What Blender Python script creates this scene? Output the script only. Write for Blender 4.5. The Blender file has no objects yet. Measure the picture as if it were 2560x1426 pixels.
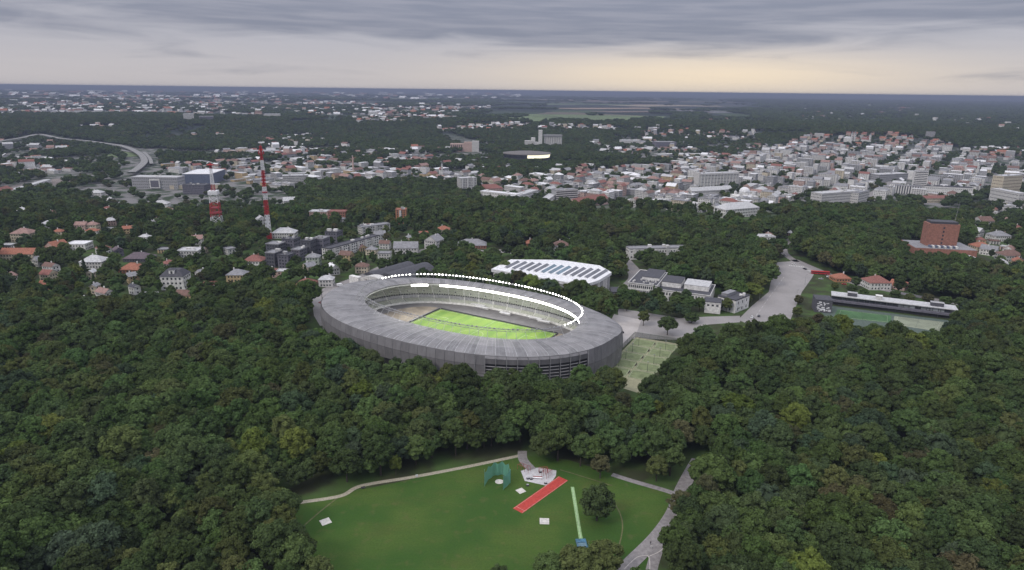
import bpy, bmesh, math, random
import numpy as np
from mathutils import Vector, Matrix
random.seed(7)
RNG = np.random.default_rng(11)
SC = bpy.context.scene
COL = SC.collection
R = math.radians

# ---------------------------------------------------------------- camera, sky, sun, exposure
PW, PH = 2560.0, 1426.0            # the photograph's size: survey pixels
F = 1650.0                         # focal length in survey pixels
HC = 170.0                         # flying height
PITCH = math.atan((713 - 227) / F) + 0.0004
ROLL = R(0.671)
cam_d = bpy.data.cameras.new('camera')
cam_d.sensor_width = 36.0
cam_d.lens = 36.0 * F / PW
cam_d.clip_start = 1.0
cam_d.clip_end = 400000.0
cam = bpy.data.objects.new('camera', cam_d)
COL.objects.link(cam)
cam.matrix_world = Matrix.Translation((0, 0, HC)) @ Matrix.Rotation(math.pi / 2 - PITCH, 4, 'X') @ Matrix.Rotation(ROLL, 4, 'Z')
SC.camera = cam
SC.view_settings.view_transform = 'Standard'
SC.view_settings.look = 'None'
SC.view_settings.exposure = 0.22
SC.view_settings.gamma = 1.0
SC.view_settings.use_curve_mapping = False
try:
    SC.cycles.use_denoising = True
    SC.cycles.max_bounces = 5
    SC.cycles.diffuse_bounces = 3
    SC.cycles.transmission_bounces = 3
    SC.cycles.volume_bounces = 0
    SC.cycles.sample_clamp_indirect = 4.0
except Exception:
    pass

SUN_EL, SUN_AZ = 44.0, -128.0        # degrees; azimuth clockwise from the view direction (+Y)


def N(nt, kind, **kw):
    n = nt.nodes.new(kind)
    for k, v in kw.items():
        setattr(n, k, v)
    return n


def math_n(nt, op, a, b=None, c=None, clamp=False):
    n = N(nt, 'ShaderNodeMath', operation=op)
    n.use_clamp = clamp
    for i, v in enumerate((a, b, c)):
        if v is None:
            continue
        if isinstance(v, (int, float)):
            n.inputs[i].default_value = v
        else:
            nt.links.new(v, n.inputs[i])
    return n.outputs[0]


def mix_n(nt, fac, a, b, blend='MIX'):
    n = N(nt, 'ShaderNodeMix', data_type='RGBA', blend_type=blend)
    for sock, v in ((n.inputs[0], fac), (n.inputs[6], a), (n.inputs[7], b)):
        if isinstance(v, (int, float)):
            sock.default_value = v
        elif isinstance(v, tuple):
            sock.default_value = (v[0], v[1], v[2], 1.0)
        else:
            nt.links.new(v, sock)
    return n.outputs[2]


def smooth_n(nt, v, lo, hi):
    n = N(nt, 'ShaderNodeMapRange', interpolation_type='SMOOTHSTEP')
    nt.links.new(v, n.inputs[0])
    n.inputs[1].default_value = lo
    n.inputs[2].default_value = hi
    return n.outputs[0]


def make_world():
    w = bpy.data.worlds.new('World')
    SC.world = w
    w.use_nodes = True
    nt = w.node_tree
    nt.nodes.clear()
    out = N(nt, 'ShaderNodeOutputWorld')
    tc = N(nt, 'ShaderNodeTexCoord')
    sep = N(nt, 'ShaderNodeSeparateXYZ')
    nt.links.new(tc.outputs['Generated'], sep.inputs[0])
    x, y, z = sep.outputs
    az = math_n(nt, 'ARCTAN2', x, y)
    # gradient of the overcast: pale at the horizon, slate above
    base = mix_n(nt, smooth_n(nt, z, 0.0, 0.075), (0.475, 0.448, 0.462), (0.372, 0.368, 0.412))
    base = mix_n(nt, smooth_n(nt, z, 0.10, 0.6), base, (0.50, 0.51, 0.56))
    # warm break in the cloud near the horizon
    ga = math_n(nt, 'SUBTRACT', az, 0.27)
    ga = math_n(nt, 'DIVIDE', ga, 0.29)
    ga = math_n(nt, 'POWER', 2.718, math_n(nt, 'MULTIPLY', math_n(nt, 'MULTIPLY', ga, ga), -1.0))
    gz = math_n(nt, 'SUBTRACT', z, 0.022)
    gz = math_n(nt, 'DIVIDE', gz, 0.030)
    gz = math_n(nt, 'POWER', 2.718, math_n(nt, 'MULTIPLY', math_n(nt, 'MULTIPLY', gz, gz), -1.0))
    glow = math_n(nt, 'MULTIPLY', ga, gz)
    base = mix_n(nt, math_n(nt, 'MULTIPLY', glow, 0.95), base, (0.77, 0.645, 0.495))
    # streaky dark cloud sheets
    comb = N(nt, 'ShaderNodeCombineXYZ')
    nt.links.new(math_n(nt, 'MULTIPLY', az, 1.9), comb.inputs[0])
    nt.links.new(math_n(nt, 'ADD', math_n(nt, 'MULTIPLY', z, 17.0), math_n(nt, 'MULTIPLY', az, 0.55)), comb.inputs[1])
    no = N(nt, 'ShaderNodeTexNoise')
    no.inputs['Scale'].default_value = 1.0
    no.inputs['Detail'].default_value = 7.0
    no.inputs['Roughness'].default_value = 0.52
    no.inputs['Distortion'].default_value = 0.5
    nt.links.new(comb.outputs[0], no.inputs['Vector'])
    bias = math_n(nt, 'MULTIPLY', smooth_n(nt, z, 0.03, 0.105), 0.50)
    bias = math_n(nt, 'ADD', bias, math_n(nt, 'MULTIPLY', smooth_n(nt, az, -0.75, 0.35), 0.13))
    m = math_n(nt, 'ADD', no.outputs[0], bias)
    comb3 = N(nt, 'ShaderNodeCombineXYZ')
    nt.links.new(math_n(nt, 'MULTIPLY', az, 5.5), comb3.inputs[0])
    nt.links.new(math_n(nt, 'MULTIPLY', z, 42.0), comb3.inputs[1])
    no3 = N(nt, 'ShaderNodeTexNoise')
    no3.inputs['Scale'].default_value = 1.0
    no3.inputs['Detail'].default_value = 5.0
    no3.inputs['Distortion'].default_value = 0.8
    nt.links.new(comb3.outputs[0], no3.inputs['Vector'])
    m = math_n(nt, 'ADD', m, math_n(nt, 'MULTIPLY', math_n(nt, 'SUBTRACT', no3.outputs[0], 0.5), 0.55))
    mask = smooth_n(nt, m, 0.64, 1.0)
    fade = smooth_n(nt, z, 0.6, 0.15)
    mask = math_n(nt, 'MULTIPLY', mask, fade)
    # fine wisps
    comb2 = N(nt, 'ShaderNodeCombineXYZ')
    nt.links.new(math_n(nt, 'MULTIPLY', az, 7.0), comb2.inputs[0])
    nt.links.new(math_n(nt, 'ADD', math_n(nt, 'MULTIPLY', z, 110.0), math_n(nt, 'MULTIPLY', az, 2.5)), comb2.inputs[1])
    no2 = N(nt, 'ShaderNodeTexNoise')
    no2.inputs['Scale'].default_value = 1.0
    no2.inputs['Detail'].default_value = 4.0
    nt.links.new(comb2.outputs[0], no2.inputs['Vector'])
    wisp = smooth_n(nt, no2.outputs[0], 0.35, 0.7)
    dark = mix_n(nt, wisp, (0.172, 0.186, 0.245), (0.228, 0.235, 0.29))
    base = mix_n(nt, math_n(nt, 'MULTIPLY', mask, 0.92), base, dark)
    base = mix_n(nt, math_n(nt, 'MULTIPLY', wisp, 0.05), base, (0.27, 0.27, 0.33))
    # an overcast sky grows steadily brighter towards the zenith
    up = math_n(nt, 'ADD', 1.0, math_n(nt, 'MULTIPLY', math_n(nt, 'MAXIMUM', z, 0.0), 2.0))
    sc_ = N(nt, 'ShaderNodeVectorMath', operation='SCALE')
    nt.links.new(base, sc_.inputs[0]); nt.links.new(up, sc_.inputs['Scale'])
    base = sc_.outputs[0]
    # below the horizon: dull land colour
    base = mix_n(nt, smooth_n(nt, z, -0.0005, -0.004), base, (0.05, 0.055, 0.06))
    sky = N(nt, 'ShaderNodeTexSky', sky_type='NISHITA')
    sky.sun_disc = False
    sky.sun_elevation = R(SUN_EL)
    sky.sun_rotation = R(SUN_AZ)
    bg1 = N(nt, 'ShaderNodeBackground')
    bg1.inputs[1].default_value = 0.08
    nt.links.new(sky.outputs[0], bg1.inputs[0])
    bg2 = N(nt, 'ShaderNodeBackground')
    bg2.inputs[1].default_value = 1.0
    nt.links.new(base, bg2.inputs[0])
    mx = N(nt, 'ShaderNodeMixShader')
    mx.inputs[0].default_value = 0.94
    nt.links.new(bg1.outputs[0], mx.inputs[1])
    nt.links.new(bg2.outputs[0], mx.inputs[2])
    nt.links.new(mx.outputs[0], out.inputs[0])


make_world()
sun_d = bpy.data.lights.new('sun', 'SUN')
sun_d.energy = 1.4
sun_d.angle = R(16)
sun_d.color = (1.0, 0.93, 0.84)
sun = bpy.data.objects.new('sun', sun_d)
COL.objects.link(sun)
sv = Vector((math.sin(R(SUN_AZ)) * math.cos(R(SUN_EL)), math.cos(R(SUN_AZ)) * math.cos(R(SUN_EL)), math.sin(R(SUN_EL))))
sun.rotation_euler = sv.to_track_quat('Z', 'Y').to_euler()
sun.location = sv * 500

# ---------------------------------------------------------------- terrain and survey


def sst(a, b, v):
    t = np.clip((np.asarray(v, float) - a) / (b - a), 0, 1)
    return t * t * (3 - 2 * t)


def terr(x, y):
    x = np.asarray(x, float)
    y = np.asarray(y, float)
    d = np.hypot(x, y)
    z = -32.0 * sst(900, 1250, y + 0.10 * np.abs(x) - 40 * np.sin(x / 230.0))
    z = z + 52.0 * sst(2650, 3350, d + 160 * np.sin(x / 620.0) + 90 * np.sin(x / 260.0 + 1))
    z = z + 9.0 * np.sin(x / 2100.0 + 0.6) * np.sin(y / 1700.0) * sst(4000, 9000, d)
    return z


CP, SP, CR, SR = math.cos(PITCH), math.sin(PITCH), math.cos(ROLL), math.sin(ROLL)


def proj(x, y, z):
    x = np.asarray(x, float); y = np.asarray(y, float); z = np.asarray(z, float) - HC
    d = y * CP - z * SP
    v = y * SP + z * CP
    d = np.where(d < 1.0, np.nan, d)
    uu = CR * x + SR * v
    vv = -SR * x + CR * v
    return PW / 2 + F * uu / d, PH / 2 - F * vv / d


def ray(px, py):
    u, v = px - PW / 2, PH / 2 - py
    u, v = CR * u - SR * v, SR * u + CR * v
    d = (u / F, CP + v / F * SP, -SP + v / F * CP)
    return d


def at(px, py, h=None):
    """Point of the ground (or of a level h above the plateau) seen at a survey pixel."""
    d = ray(px, py)
    if h is not None:
        t = (h - HC) / d[2]
        return Vector((d[0] * t, d[1] * t, h))
    t = 0.0
    lo = 100.0
    step = 12.0
    t = lo
    while t < 60000:
        if HC + d[2] * t < float(terr(d[0] * t, d[1] * t)):
            break
        lo = t
        t += max(step, t * 0.01)
    hi = t
    for _ in range(24):
        m = (lo + hi) / 2
        if HC + d[2] * m < float(terr(d[0] * m, d[1] * m)):
            hi = m
        else:
            lo = m
    return Vector((d[0] * hi, d[1] * hi, float(terr(d[0] * hi, d[1] * hi))))


def height_to(P, py):
    """Height above ground point P at which a vertical line reaches survey row py."""
    lo, hi = 0.0, 400.0
    for _ in range(40):
        m = (lo + hi) / 2
        if proj(P.x, P.y, P.z + m)[1] > py:
            lo = m
        else:
            hi = m
    return lo


def inside(poly, X, Y):
    X = np.asarray(X, float); Y = np.asarray(Y, float)
    r = np.zeros(X.shape, bool)
    n = len(poly)
    for i in range(n):
        x0, y0 = poly[i]; x1, y1 = poly[(i + 1) % n]
        if y0 == y1:
            continue
        c = ((y0 > Y) != (y1 > Y)) & (X < (x1 - x0) * (Y - y0) / (y1 - y0) + x0)
        r ^= c
    return r


# ---------------------------------------------------------------- materials
MATS = {}


def mat(name, col, rough=0.8, var=0.12, scale=0.5, metal=0.0, emit=0.0, alt=None, spec=0.3, stretch=None, bump=0.0):
    if name in MATS:
        return MATS[name]
    m = bpy.data.materials.new(name)
    m.use_nodes = True
    nt = m.node_tree
    b = nt.nodes['Principled BSDF']
    b.inputs['Roughness'].default_value = rough
    b.inputs['Metallic'].default_value = metal
    b.inputs['Specular IOR Level'].default_value = spec
    if emit > 0:
        b.inputs['Base Color'].default_value = (*col, 1)
        b.inputs['Emission Color'].default_value = (*col, 1)
        b.inputs['Emission Strength'].default_value = emit
    else:
        tc = N(nt, 'ShaderNodeNewGeometry')
        vec = tc.outputs['Position']
        if stretch:
            mp = N(nt, 'ShaderNodeMapping')
            mp.inputs['Scale'].default_value = stretch
            nt.links.new(vec, mp.inputs[0])
            vec = mp.outputs[0]
        no = N(nt, 'ShaderNodeTexNoise')
        no.inputs['Scale'].default_value = scale
        no.inputs['Detail'].default_value = 5.0
        no.inputs['Roughness'].default_value = 0.6
        nt.links.new(vec, no.inputs['Vector'])
        a2 = alt or tuple(max(0, c * (1 - 2.2 * var)) for c in col)
        a1 = col if alt else tuple(min(1, c * (1 + var)) for c in col)
        f = smooth_n(nt, no.outputs[0], 0.3, 0.7)
        c = mix_n(nt, f, a2, a1)
        nt.links.new(c, b.inputs['Base Color'])
        if bump > 0:
            bp = N(nt, 'ShaderNodeBump')
            bp.inputs['Strength'].default_value = bump
            bp.inputs['Distance'].default_value = 0.3
            nt.links.new(no.outputs[0], bp.inputs['Height'])
            nt.links.new(bp.outputs[0], b.inputs['Normal'])
    MATS[name] = m
    return m


WALLS = {
    'white': mat('white_plaster', (0.62, 0.61, 0.60)), 'pale': mat('pale_plaster', (0.50, 0.49, 0.48)),
    'cream': mat('cream_plaster', (0.50, 0.44, 0.34)), 'grey': mat('grey_concrete', (0.30, 0.30, 0.31)),
    'dark': mat('dark_cladding', (0.085, 0.085, 0.10)), 'brick': mat('red_brick', (0.275, 0.13, 0.097)),
    'yellow': mat('ochre_plaster', (0.45, 0.34, 0.20)), 'pink': mat('rose_plaster', (0.46, 0.33, 0.29)),
    'slate': mat('slate_cladding', (0.13, 0.125, 0.155)), 'blue': mat('blue_grey_metal', (0.11, 0.13, 0.19), 0.5),
    'orange': mat('orange_brick', (0.42, 0.20, 0.11)), 'green': mat('green_grey_plaster', (0.34, 0.38, 0.33)),
}
ROOFS = {
    'red': mat('red_tiles', (0.21, 0.09, 0.075), 0.85, 0.15, 0.8), 'orange': mat('orange_tiles', (0.28, 0.115, 0.075), 0.85, 0.15, 0.8),
    'grey': mat('grey_roofing', (0.21, 0.21, 0.225), 0.7), 'light': mat('light_roofing', (0.42, 0.42, 0.43), 0.6),
    'dark': mat('dark_roofing', (0.055, 0.055, 0.066), 0.7), 'brown': mat('brown_tiles', (0.15, 0.09, 0.075), 0.85),
    'white': mat('white_roofing', (0.66, 0.66, 0.68), 0.5), 'pink': mat('faded_red_tiles', (0.26, 0.165, 0.145), 0.85),
    'purple': mat('plum_tiles', (0.11, 0.085, 0.10), 0.8),
}
GLASS = mat('window_glass', (0.045, 0.05, 0.062), 0.18, 0.25, 0.12, spec=0.5)
WHITE_METAL = mat('white_metal', (0.70, 0.70, 0.72), 0.45, 0.06)
DARK_METAL = mat('dark_metal', (0.05, 0.05, 0.055), 0.5)
GREY_METAL = mat('grey_metal', (0.27, 0.27, 0.28), 0.5)
RED_PAINT = mat('red_paint', (0.40, 0.035, 0.035), 0.5)
RED_DIM = mat('weathered_red_paint', (0.30, 0.05, 0.06), 0.6)

# ---------------------------------------------------------------- mesh helpers


class MB:
    def __init__(self):
        self.v = []; self.f = []; self.m = []

    def add(self, vs, fs, mi=0):
        o = len(self.v)
        self.v += [tuple(p) for p in vs]
        for f in fs:
            self.f.append(tuple(o + i for i in f)); self.m.append(mi)
        return self

    def box(self, x0, x1, y0, y1, z0, z1, mi=0, bottom=False, top=True):
        vs = [(x0, y0, z0), (x1, y0, z0), (x1, y1, z0), (x0, y1, z0), (x0, y0, z1), (x1, y0, z1), (x1, y1, z1), (x0, y1, z1)]
        fs = [(0, 1, 5, 4), (1, 2, 6, 5), (2, 3, 7, 6), (3, 0, 4, 7)]
        if top: fs.append((4, 5, 6, 7))
        if bottom: fs.append((3, 2, 1, 0))
        return self.add(vs, fs, mi)

    def prism(self, poly, z0, z1, mi=0, bottom=True):
        n = len(poly)
        a = sum(poly[i][0] * poly[(i + 1) % n][1] - poly[(i + 1) % n][0] * poly[i][1] for i in range(n))
        if a < 0: poly = poly[::-1]
        vs = [(p[0], p[1], z0) for p in poly] + [(p[0], p[1], z1) for p in poly]
        fs = [(i, (i + 1) % n, n + (i + 1) % n, n + i) for i in range(n)] + [tuple(range(n, 2 * n))]
        if bottom: fs.append(tuple(range(n - 1, -1, -1)))
        return self.add(vs, fs, mi)

    def sheet(self, pts, mi=0):
        return self.add(pts, [tuple(range(len(pts)))], mi)

    def tube(self, a, b, r0, r1=None, n=5, mi=0):
        a = Vector(a); b = Vector(b); r1 = r0 if r1 is None else r1
        d = (b - a)
        if d.length < 1e-6: return self
        q = d.to_track_quat('Z', 'Y')
        vs = []
        for p, r in ((a, r0), (b, r1)):
            for k in range(n):
                t = 2 * math.pi * k / n
                vs.append(p + q @ Vector((r * math.cos(t), r * math.sin(t), 0)))
        fs = [(k, (k + 1) % n, n + (k + 1) % n, n + k) for k in range(n)] + [tuple(range(n, 2 * n)), tuple(range(n - 1, -1, -1))]
        return self.add(vs, fs, mi)

    def gable(self, x0, x1, y0, y1, z0, h, ov=0.5, mi=0, along='x', wall=None):
        if along == 'x':
            ym = (y0 + y1) / 2
            e = [(x0 - ov, y0 - ov, z0), (x1 + ov, y0 - ov, z0), (x1 + ov, y1 + ov, z0), (x0 - ov, y1 + ov, z0), (x0 - ov, ym, z0 + h), (x1 + ov, ym, z0 + h)]
            self.add(e, [(0, 1, 5, 4), (2, 3, 4, 5), (3, 2, 1, 0)], mi)
            g = [(x0, y0, z0 + .02), (x0, y1, z0 + .02), (x0, ym, z0 + h - .1), (x1, y0, z0 + .02), (x1, y1, z0 + .02), (x1, ym, z0 + h - .1)]
        else:
            xm = (x0 + x1) / 2
            e = [(x0 - ov, y0 - ov, z0), (x1 + ov, y0 - ov, z0), (x1 + ov, y1 + ov, z0), (x0 - ov, y1 + ov, z0), (xm, y0 - ov, z0 + h), (xm, y1 + ov, z0 + h)]
            self.add(e, [(1, 2, 5, 4), (3, 0, 4, 5), (3, 2, 1, 0)], mi)
            g = [(x1, y0, z0 + .02), (x0, y0, z0 + .02), (xm, y0, z0 + h - .1), (x1, y1, z0 + .02), (x0, y1, z0 + .02), (xm, y1, z0 + h - .1)]
        if wall is not None:
            wall.add(g, [(1, 0, 2), (3, 4, 5)], 0)
        return self

    def hip(self, x0, x1, y0, y1, z0, h, ov=0.5, mi=0, flat=0.0):
        w, d = x1 - x0, y1 - y0
        k = min(w, d) / 2 * (1 - flat)
        e = [(x0 - ov, y0 - ov, z0), (x1 + ov, y0 - ov, z0), (x1 + ov, y1 + ov, z0), (x0 - ov, y1 + ov, z0)]
        if w >= d:
            t = [(x0 + k, y0 + k, z0 + h), (x1 - k, y0 + k, z0 + h), (x1 - k, y1 - k + 0.01, z0 + h), (x0 + k, y1 - k + 0.01, z0 + h)]
        else:
            t = [(x0 + k, y0 + k, z0 + h), (x1 - k + 0.01, y0 + k, z0 + h), (x1 - k + 0.01, y1 - k, z0 + h), (x0 + k, y1 - k, z0 + h)]
        return self.add(e + t, [(0, 1, 5, 4), (1, 2, 6, 5), (2, 3, 7, 6), (3, 0, 4, 7), (4, 5, 6, 7), (3, 2, 1, 0)], mi)

    def mesh(self, name, mats, smooth=False):
        me = bpy.data.meshes.new(name)
        me.from_pydata(self.v, [], self.f)
        if not isinstance(mats, (list, tuple)): mats = [mats]
        for m in mats: me.materials.append(m)
        if len(mats) > 1: me.polygons.foreach_set('material_index', self.m)
        if smooth: me.polygons.foreach_set('use_smooth', [True] * len(self.f))
        me.update()
        return me

    def build(self, name, mats, parent=None, kind=None, smooth=False):
        o = bpy.data.objects.new(name, self.mesh(name, mats, smooth))
        COL.objects.link(o)
        if parent: o.parent = parent
        if kind: o['kind'] = kind
        return o


LABELS = {}


def tag(o, label, cat, group=None):
    o['label'] = label; o['category'] = cat
    if group: o['group'] = group
    return o


def empty(name, loc, rz=0.0, label=None, cat=None, group=None):
    o = bpy.data.objects.new(name, None)
    o.empty_display_size = 1.0
    COL.objects.link(o)
    o.location = loc
    o.rotation_euler = (0, 0, rz)
    if label: tag(o, label, cat, group)
    return o


def share(name, me, parent=None, loc=(0, 0, 0), rz=0.0, scale=None):
    o = bpy.data.objects.new(name, me)
    COL.objects.link(o)
    if parent: o.parent = parent
    o.location = loc; o.rotation_euler = (0, 0, rz)
    if scale: o.scale = scale
    return o


def structure(o):
    o['kind'] = 'structure'
    return o


FOOT = []        # (x, y, radius): footprints kept clear of trees


def reserve(root, x0, x1, y0, y1, pad=2.0):
    c, s = math.cos(root.rotation_euler.z), math.sin(root.rotation_euler.z)
    n = max(1, int(math.ceil(max(x1 - x0, y1 - y0) / max(4.0, min(x1 - x0, y1 - y0)))))
    lx = (x1 - x0) >= (y1 - y0)
    for i in range(n):
        t = (i + 0.5) / n
        x = x0 + (x1 - x0) * (t if lx else 0.5); y = y0 + (y1 - y0) * (0.5 if lx else t)
        r = min(x1 - x0, y1 - y0) * 0.62 if n > 1 else math.hypot(x1 - x0, y1 - y0) * 0.45
        FOOT.append((root.location.x + c * x - s * y, root.location.y + s * x + c * y, r + pad))


def window_grid(mb, w, d, z0, floors, fh, bay, ww=1.3, wh=1.5, sides='fblr', inset=1.0):
    """Flat panes, 5 cm proud of the walls of a w x d block whose front is at y = 0."""
    for s in sides:
        L = w if s in 'fb' else d
        n = max(1, int((L - 2 * inset) / bay + 0.5))
        st = (L - 2 * inset) / n
        for k in range(n):
            c = inset + st * (k + 0.5)
            a, b = c - ww / 2, c + ww / 2
            for fl in range(floors):
                zl = z0 + fl * fh + (fh - wh) * 0.5
                zh = zl + wh
                e = 0.05
                if s == 'f': q = [(a - w / 2, -e, zl), (b - w / 2, -e, zl), (b - w / 2, -e, zh), (a - w / 2, -e, zh)]
                elif s == 'b': q = [(b - w / 2, d + e, zl), (a - w / 2, d + e, zl), (a - w / 2, d + e, zh), (b - w / 2, d + e, zh)]
                elif s == 'r': q = [(w / 2 + e, a, zl), (w / 2 + e, b, zl), (w / 2 + e, b, zh), (w / 2 + e, a, zh)]
                else: q = [(-w / 2 - e, b, zl), (-w / 2 - e, a, zl), (-w / 2 - e, a, zh), (-w / 2 - e, b, zh)]
                mb.sheet(q)


def fill_building(root, w, d, h, roof='flat', wall='white', rcol='grey', floors=2, bay=3.0, rh=None, chimneys=0, ww=1.3, wh=1.5, units=0, seed=0, win=True):
    rr = random.Random(seed)
    wm = MB().box(-w / 2, w / 2, 0, d, -1.5, h, top=(roof == 'flat'))
    rm = MB()
    if roof == 'flat':
        t = 0.25
        rm.box(-w / 2 - t, w / 2 + t, -t, d + t, h, h + 0.35, bottom=True)
        rm.box(-w / 2 - t, w / 2 + t, -t, t, h + 0.352, h + 0.9); rm.box(-w / 2 - t, w / 2 + t, d - t, d + t, h + 0.352, h + 0.9)
        rm.box(-w / 2 - t, -w / 2 + t, t + .002, d - t - .002, h + 0.352, h + 0.9); rm.box(w / 2 - t, w / 2 + t, t + .002, d - t - .002, h + 0.352, h + 0.9)
        top = h + 0.35
    elif roof == 'gable':
        rh = rh or min(w, d) * 0.36
        rm.gable(-w / 2, w / 2, 0, d, h, rh, 0.5, 0, 'x' if w >= d else 'y', wm)
        top = h + rh
    else:
        rh = rh or min(w, d) * 0.32
        rm.hip(-w / 2, w / 2, 0, d, h, rh, 0.5, 0, 0.0 if roof == 'hip' else 0.45)
        top = h + rh
    wm.build('wall', WALLS[wall], root)
    ro = rm.build('roof', ROOFS[rcol], root)
    if win:
        gm = MB()
        window_grid(gm, w, d, 0.0, floors, h / floors, bay, ww, wh)
        gm.build('windows', GLASS, root, 'stuff')
    for k in range(chimneys):
        x = rr.uniform(-w * .25, w * .25)
        MB().box(x - .45, x + .45, d / 2 + 0.6, d / 2 + 1.4, h + 0.3, top + 1.0).build('chimney', WALLS['white' if k % 2 == 0 else 'brick'], ro)
    for k in range(units):
        x, y = rr.uniform(-w * .38, w * .38), rr.uniform(d * .2, d * .8)
        a, b, c = rr.uniform(.8, 2.6), rr.uniform(.8, 2.0), rr.uniform(1.2, 2.6)
        MB().box(x - a, x + a, y - b, y + b, h + 0.353, h + .35 + c).build('roof_unit', WALLS[rr.choice(['pale', 'grey', 'white'])], ro)


def front(pa, pb, h=None):
    """Root position and turn of a front wall that stands between two survey pixels."""
    A, B = at(*pa, h), at(*pb, h)
    d = (B - A)
    mid = (A + B) / 2
    return Vector((mid.x, mid.y, float(terr(mid.x, mid.y)))), math.atan2(d.y, d.x), math.hypot(d.x, d.y)


# ---------------------------------------------------------------- ground, lawn, paths


def ground():
    rad = [0.0] + list(np.geomspace(30, 140000, 165))
    na = 240
    vs = [(0, 0, 0)]
    for r in rad[1:]:
        t = np.arange(na) * 2 * np.pi / na
        x, y = r * np.sin(t), r * np.cos(t)
        z = terr(x, y)
        vs += list(zip(x.tolist(), y.tolist(), z.tolist()))
    fs = [(0, 1 + (k + 1) % na, 1 + k) for k in range(na)]
    for i in range(len(rad) - 2):
        a, b = 1 + i * na, 1 + (i + 1) * na
        for k in range(na):
            fs.append((a + k, a + (k + 1) % na, b + (k + 1) % na, b + k))
    m = bpy.data.materials.new('land')
    m.use_nodes = True
    nt = m.node_tree
    bs = nt.nodes['Principled BSDF']
    bs.inputs['Roughness'].default_value = 0.95
    bs.inputs['Specular IOR Level'].default_value = 0.1
    g = N(nt, 'ShaderNodeNewGeometry')
    pos = g.outputs['Position']
    ln = N(nt, 'ShaderNodeVectorMath', operation='LENGTH')
    nt.links.new(pos, ln.inputs[0])
    dist = ln.outputs['Value']

    def noise(scale, detail=4.0, vec=None):
        n = N(nt, 'ShaderNodeTexNoise')
        n.inputs['Scale'].default_value = scale
        n.inputs['Detail'].default_value = detail
        nt.links.new(vec or pos, n.inputs['Vector'])
        return n.outputs[0]
    near = mix_n(nt, smooth_n(nt, noise(0.05), 0.4, 0.62), (0.035, 0.04, 0.02), (0.05, 0.085, 0.025))
    town = mix_n(nt, smooth_n(nt, noise(0.035, 6), 0.42, 0.56), (0.035, 0.05, 0.028), (0.155, 0.15, 0.15))
    near = mix_n(nt, smooth_n(nt, dist, 950, 1350), near, town)
    # country: fields, woods and settled land
    vo = N(nt, 'ShaderNodeTexVoronoi')
    vo.inputs['Scale'].default_value = 0.00135
    nt.links.new(pos, vo.inputs['Vector'])
    sx = N(nt, 'ShaderNodeSeparateColor')
    nt.links.new(vo.outputs['Color'], sx.inputs[0])
    ramp = N(nt, 'ShaderNodeValToRGB')
    cr = ramp.color_ramp
    cr.interpolation = 'CONSTANT'
    cols = [(0.0, (0.016, 0.024, 0.02)), (0.40, (0.03, 0.045, 0.03)), (0.60, (0.05, 0.075, 0.035)), (0.72, (0.11, 0.095, 0.075)), (0.82, (0.17, 0.13, 0.10)), (0.90, (0.06, 0.085, 0.04)), (0.95, (0.13, 0.13, 0.14))]
    while len(cr.elements) < len(cols): cr.elements.new(0.5)
    for e, (p, c) in zip(cr.elements, cols):
        e.position = p; e.color = (*c, 1)
    nt.links.new(sx.outputs[0], ramp.inputs[0])
    wood = smooth_n(nt, noise(0.00045, 6), 0.44, 0.56)
    far = mix_n(nt, wood, ramp.outputs[0], (0.018, 0.027, 0.024))
    spots = smooth_n(nt, noise(0.011, 3), 0.60, 0.68)
    settled = smooth_n(nt, noise(0.0004, 3), 0.50, 0.60)
    far = mix_n(nt, math_n(nt, 'MULTIPLY', spots, math_n(nt, 'MULTIPLY', settled, 0.75)), far, (0.24, 0.23, 0.23))
    allc = mix_n(nt, smooth_n(nt, dist, 2500, 3200), near, far)
    nt.links.new(allc, bs.inputs['Base Color'])
    mb = MB(); mb.v = vs; mb.f = fs; mb.m = [0] * len(fs)
    structure(mb.build('ground', m, smooth=True))


ground()


def px_poly(pts, dz=0.03):
    out = []
    for p in pts:
        P = at(*p)
        out.append((P.x, P.y, P.z + dz))
    return out


def ground_sheet(name, pts, m, dz=0.03):
    q = px_poly(pts, dz)
    a = sum(q[i][0] * q[(i + 1) % len(q)][1] - q[(i + 1) % len(q)][0] * q[i][1] for i in range(len(q)))
    if a < 0: q = q[::-1]
    bm = bmesh.new()
    f = bm.faces.new([bm.verts.new(p) for p in q])
    bmesh.ops.triangulate(bm, faces=[f])
    me = bpy.data.meshes.new(name)
    bm.to_mesh(me); bm.free()
    me.materials.append(m)
    o = bpy.data.objects.new(name, me)
    COL.objects.link(o)
    return structure(o)


def catmull(pts, n=8):
    P = [pts[0]] + list(pts) + [pts[-1]]
    out = []
    for i in range(1, len(P) - 2):
        for k in range(n):
            t = k / n
            a, b, c, d = (np.array(P[j], float) for j in (i - 1, i, i + 1, i + 2))
            out.append(0.5 * ((2 * b) + (c - a) * t + (2 * a - 5 * b + 4 * c - d) * t * t + (3 * b - a - 3 * c + d) * t ** 3))
    out.append(np.array(pts[-1], float))
    return out


ROADS = []


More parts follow.
